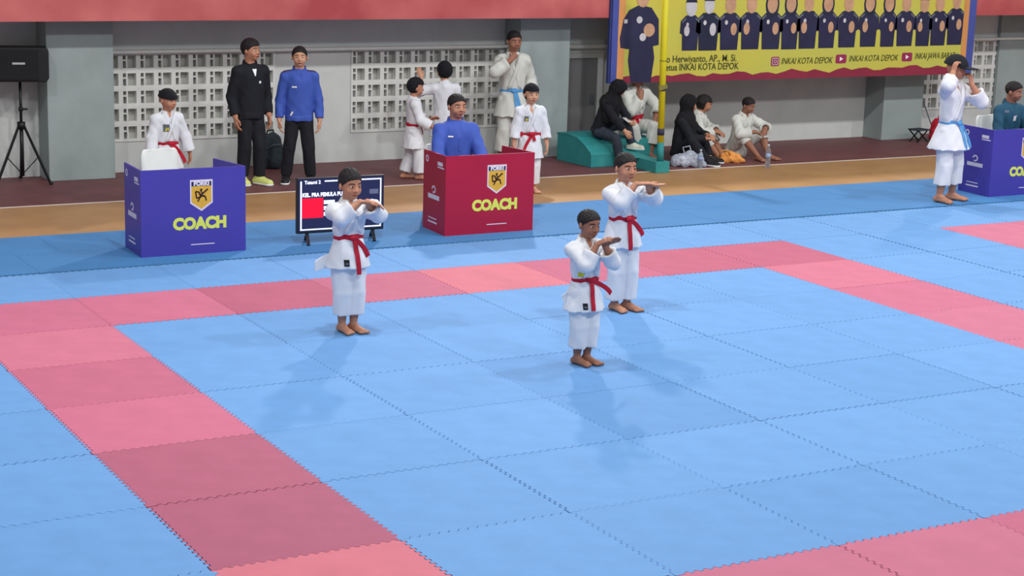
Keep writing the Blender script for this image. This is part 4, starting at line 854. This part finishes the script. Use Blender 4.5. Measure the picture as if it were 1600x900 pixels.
person('person with loose dark hair in cream uniform sitting on the floor, knees up', (9.58, 6.38, FZ), 40, 1.40, kid=False, skin=M_skin, topmat=M_giold, belt=None, hair='loose', head=(.25, .12, 0), lean=(.1, .27, 0), seed=15, group=GS,
       pelvis=(0, 0, .115), R=dict(w=(-.03, -.32, .36), pole=(-.8, .2, -.5), D=(.6, -.7, -.2), N=(0, 0, -1), sleeve=.85), L=dict(w=(.17, -.33, .34), pole=(.9, .2, -.4), D=(-.4, -.9, -.2), N=(0, 0, -1), sleeve=.85), legR=dict(a=(-.10, -.42, .061), pole=(-.6, -.3, 1), hem=.12), legL=dict(a=(.16, -.40, .061), pole=(.6, -.3, 1), hem=.12))
person('boy with short hair in cream uniform, rightmost sitting on the floor, knees up', (10.22, 6.20, FZ), 8, 1.36, kid=False, skin=M_skin2, topmat=M_giold, belt=None, hair='short', head=(.2, .08, 0), lean=(0, .26, 0), seed=16, group=GS,
       pelvis=(0, 0, .115), R=dict(w=(-.03, -.36, .37), pole=(-.8, .2, -.4), D=(.7, -.6, -.3), N=(0, 0, -1)), L=dict(w=(.14, -.36, .40), pole=(.9, .1, -.3), D=(-.6, -.6, -.2), N=(0, 0, -1)), legR=dict(a=(-.02, -.42, .06), pole=(-.5, -.3, 1), hem=.17), legL=dict(a=(.18, -.42, .06), pole=(.5, -.3, 1), hem=.17, toe=(.4, -1)))
def capx(i): 
    hp = i['hp']; 
    f = Field(hp(-.4, -.62, -.05), hp(.4, -.1, .4), .006) if False else None
person('boy in white uniform with blue belt and big black cap, hand raised to head', (10.29, 2.32, 0), 14, 1.585, kid=False, skin=M_skin, belt=M_bluebelt, hair='cap', hairmat=M_black, head=(.35, .05, 0), seed=17, vox=.006, group=GB, hem=.085, tails=((.03, .19), (.17, .19)), beltz=.07, skirt=.115, legw=1.12, flare=1.22,
       R=dict(w=(-.17, -.10, 1.47), pole=(-1, -.3, -.9), D=(.3, .05, 1), N=(.8, -.2, 0), curl=.6, sleeve=.45), L=dict(w=(.10, -.17, 1.33), pole=(.6, -.6, -1), D=(-.15, .1, 1), N=(0, 1, 0), curl=.7, sleeve=.55), legR=dict(a=(-.13, -.02, .068), toe=(-.05, -1)), legL=dict(a=(.14, -.0, .068), toe=(.45, -1)))
person('man in dark teal shirt sitting inside the blue booth at the right edge', (11.66, 2.86, 0), 2, 1.55, kid=False, skin=M_skin2, top='shirt', topmat=M_tealshirt, bottom='slacks', botmat=M_black, feet='shoes', hair='short', head=(.35, .08, 0), seed=18, build=1.1, group='seated coaches', lean=(0, .1, 0),
       pelvis=(0, 0.0, .475), R=dict(w=(-.12, -.30, .60), pole=(-.8, .4, -.5), D=(.5, -.8, -.1), N=(0, 0, -1)), L=dict(w=(.13, -.31, .60), pole=(.8, .4, -.5), D=(-.5, -.8, -.1), N=(0, 0, -1)), legR=dict(a=(-.1, -.20, .067), pole=(-.1, -1, .6)), legL=dict(a=(.1, -.20, .067), pole=(.1, -1, .6)),
       patches=(('shoulder_patch', -.13, .93, .06, .03, M_scg), ('chest_logo', -.02, .85, .05, .06, M_inkw)))
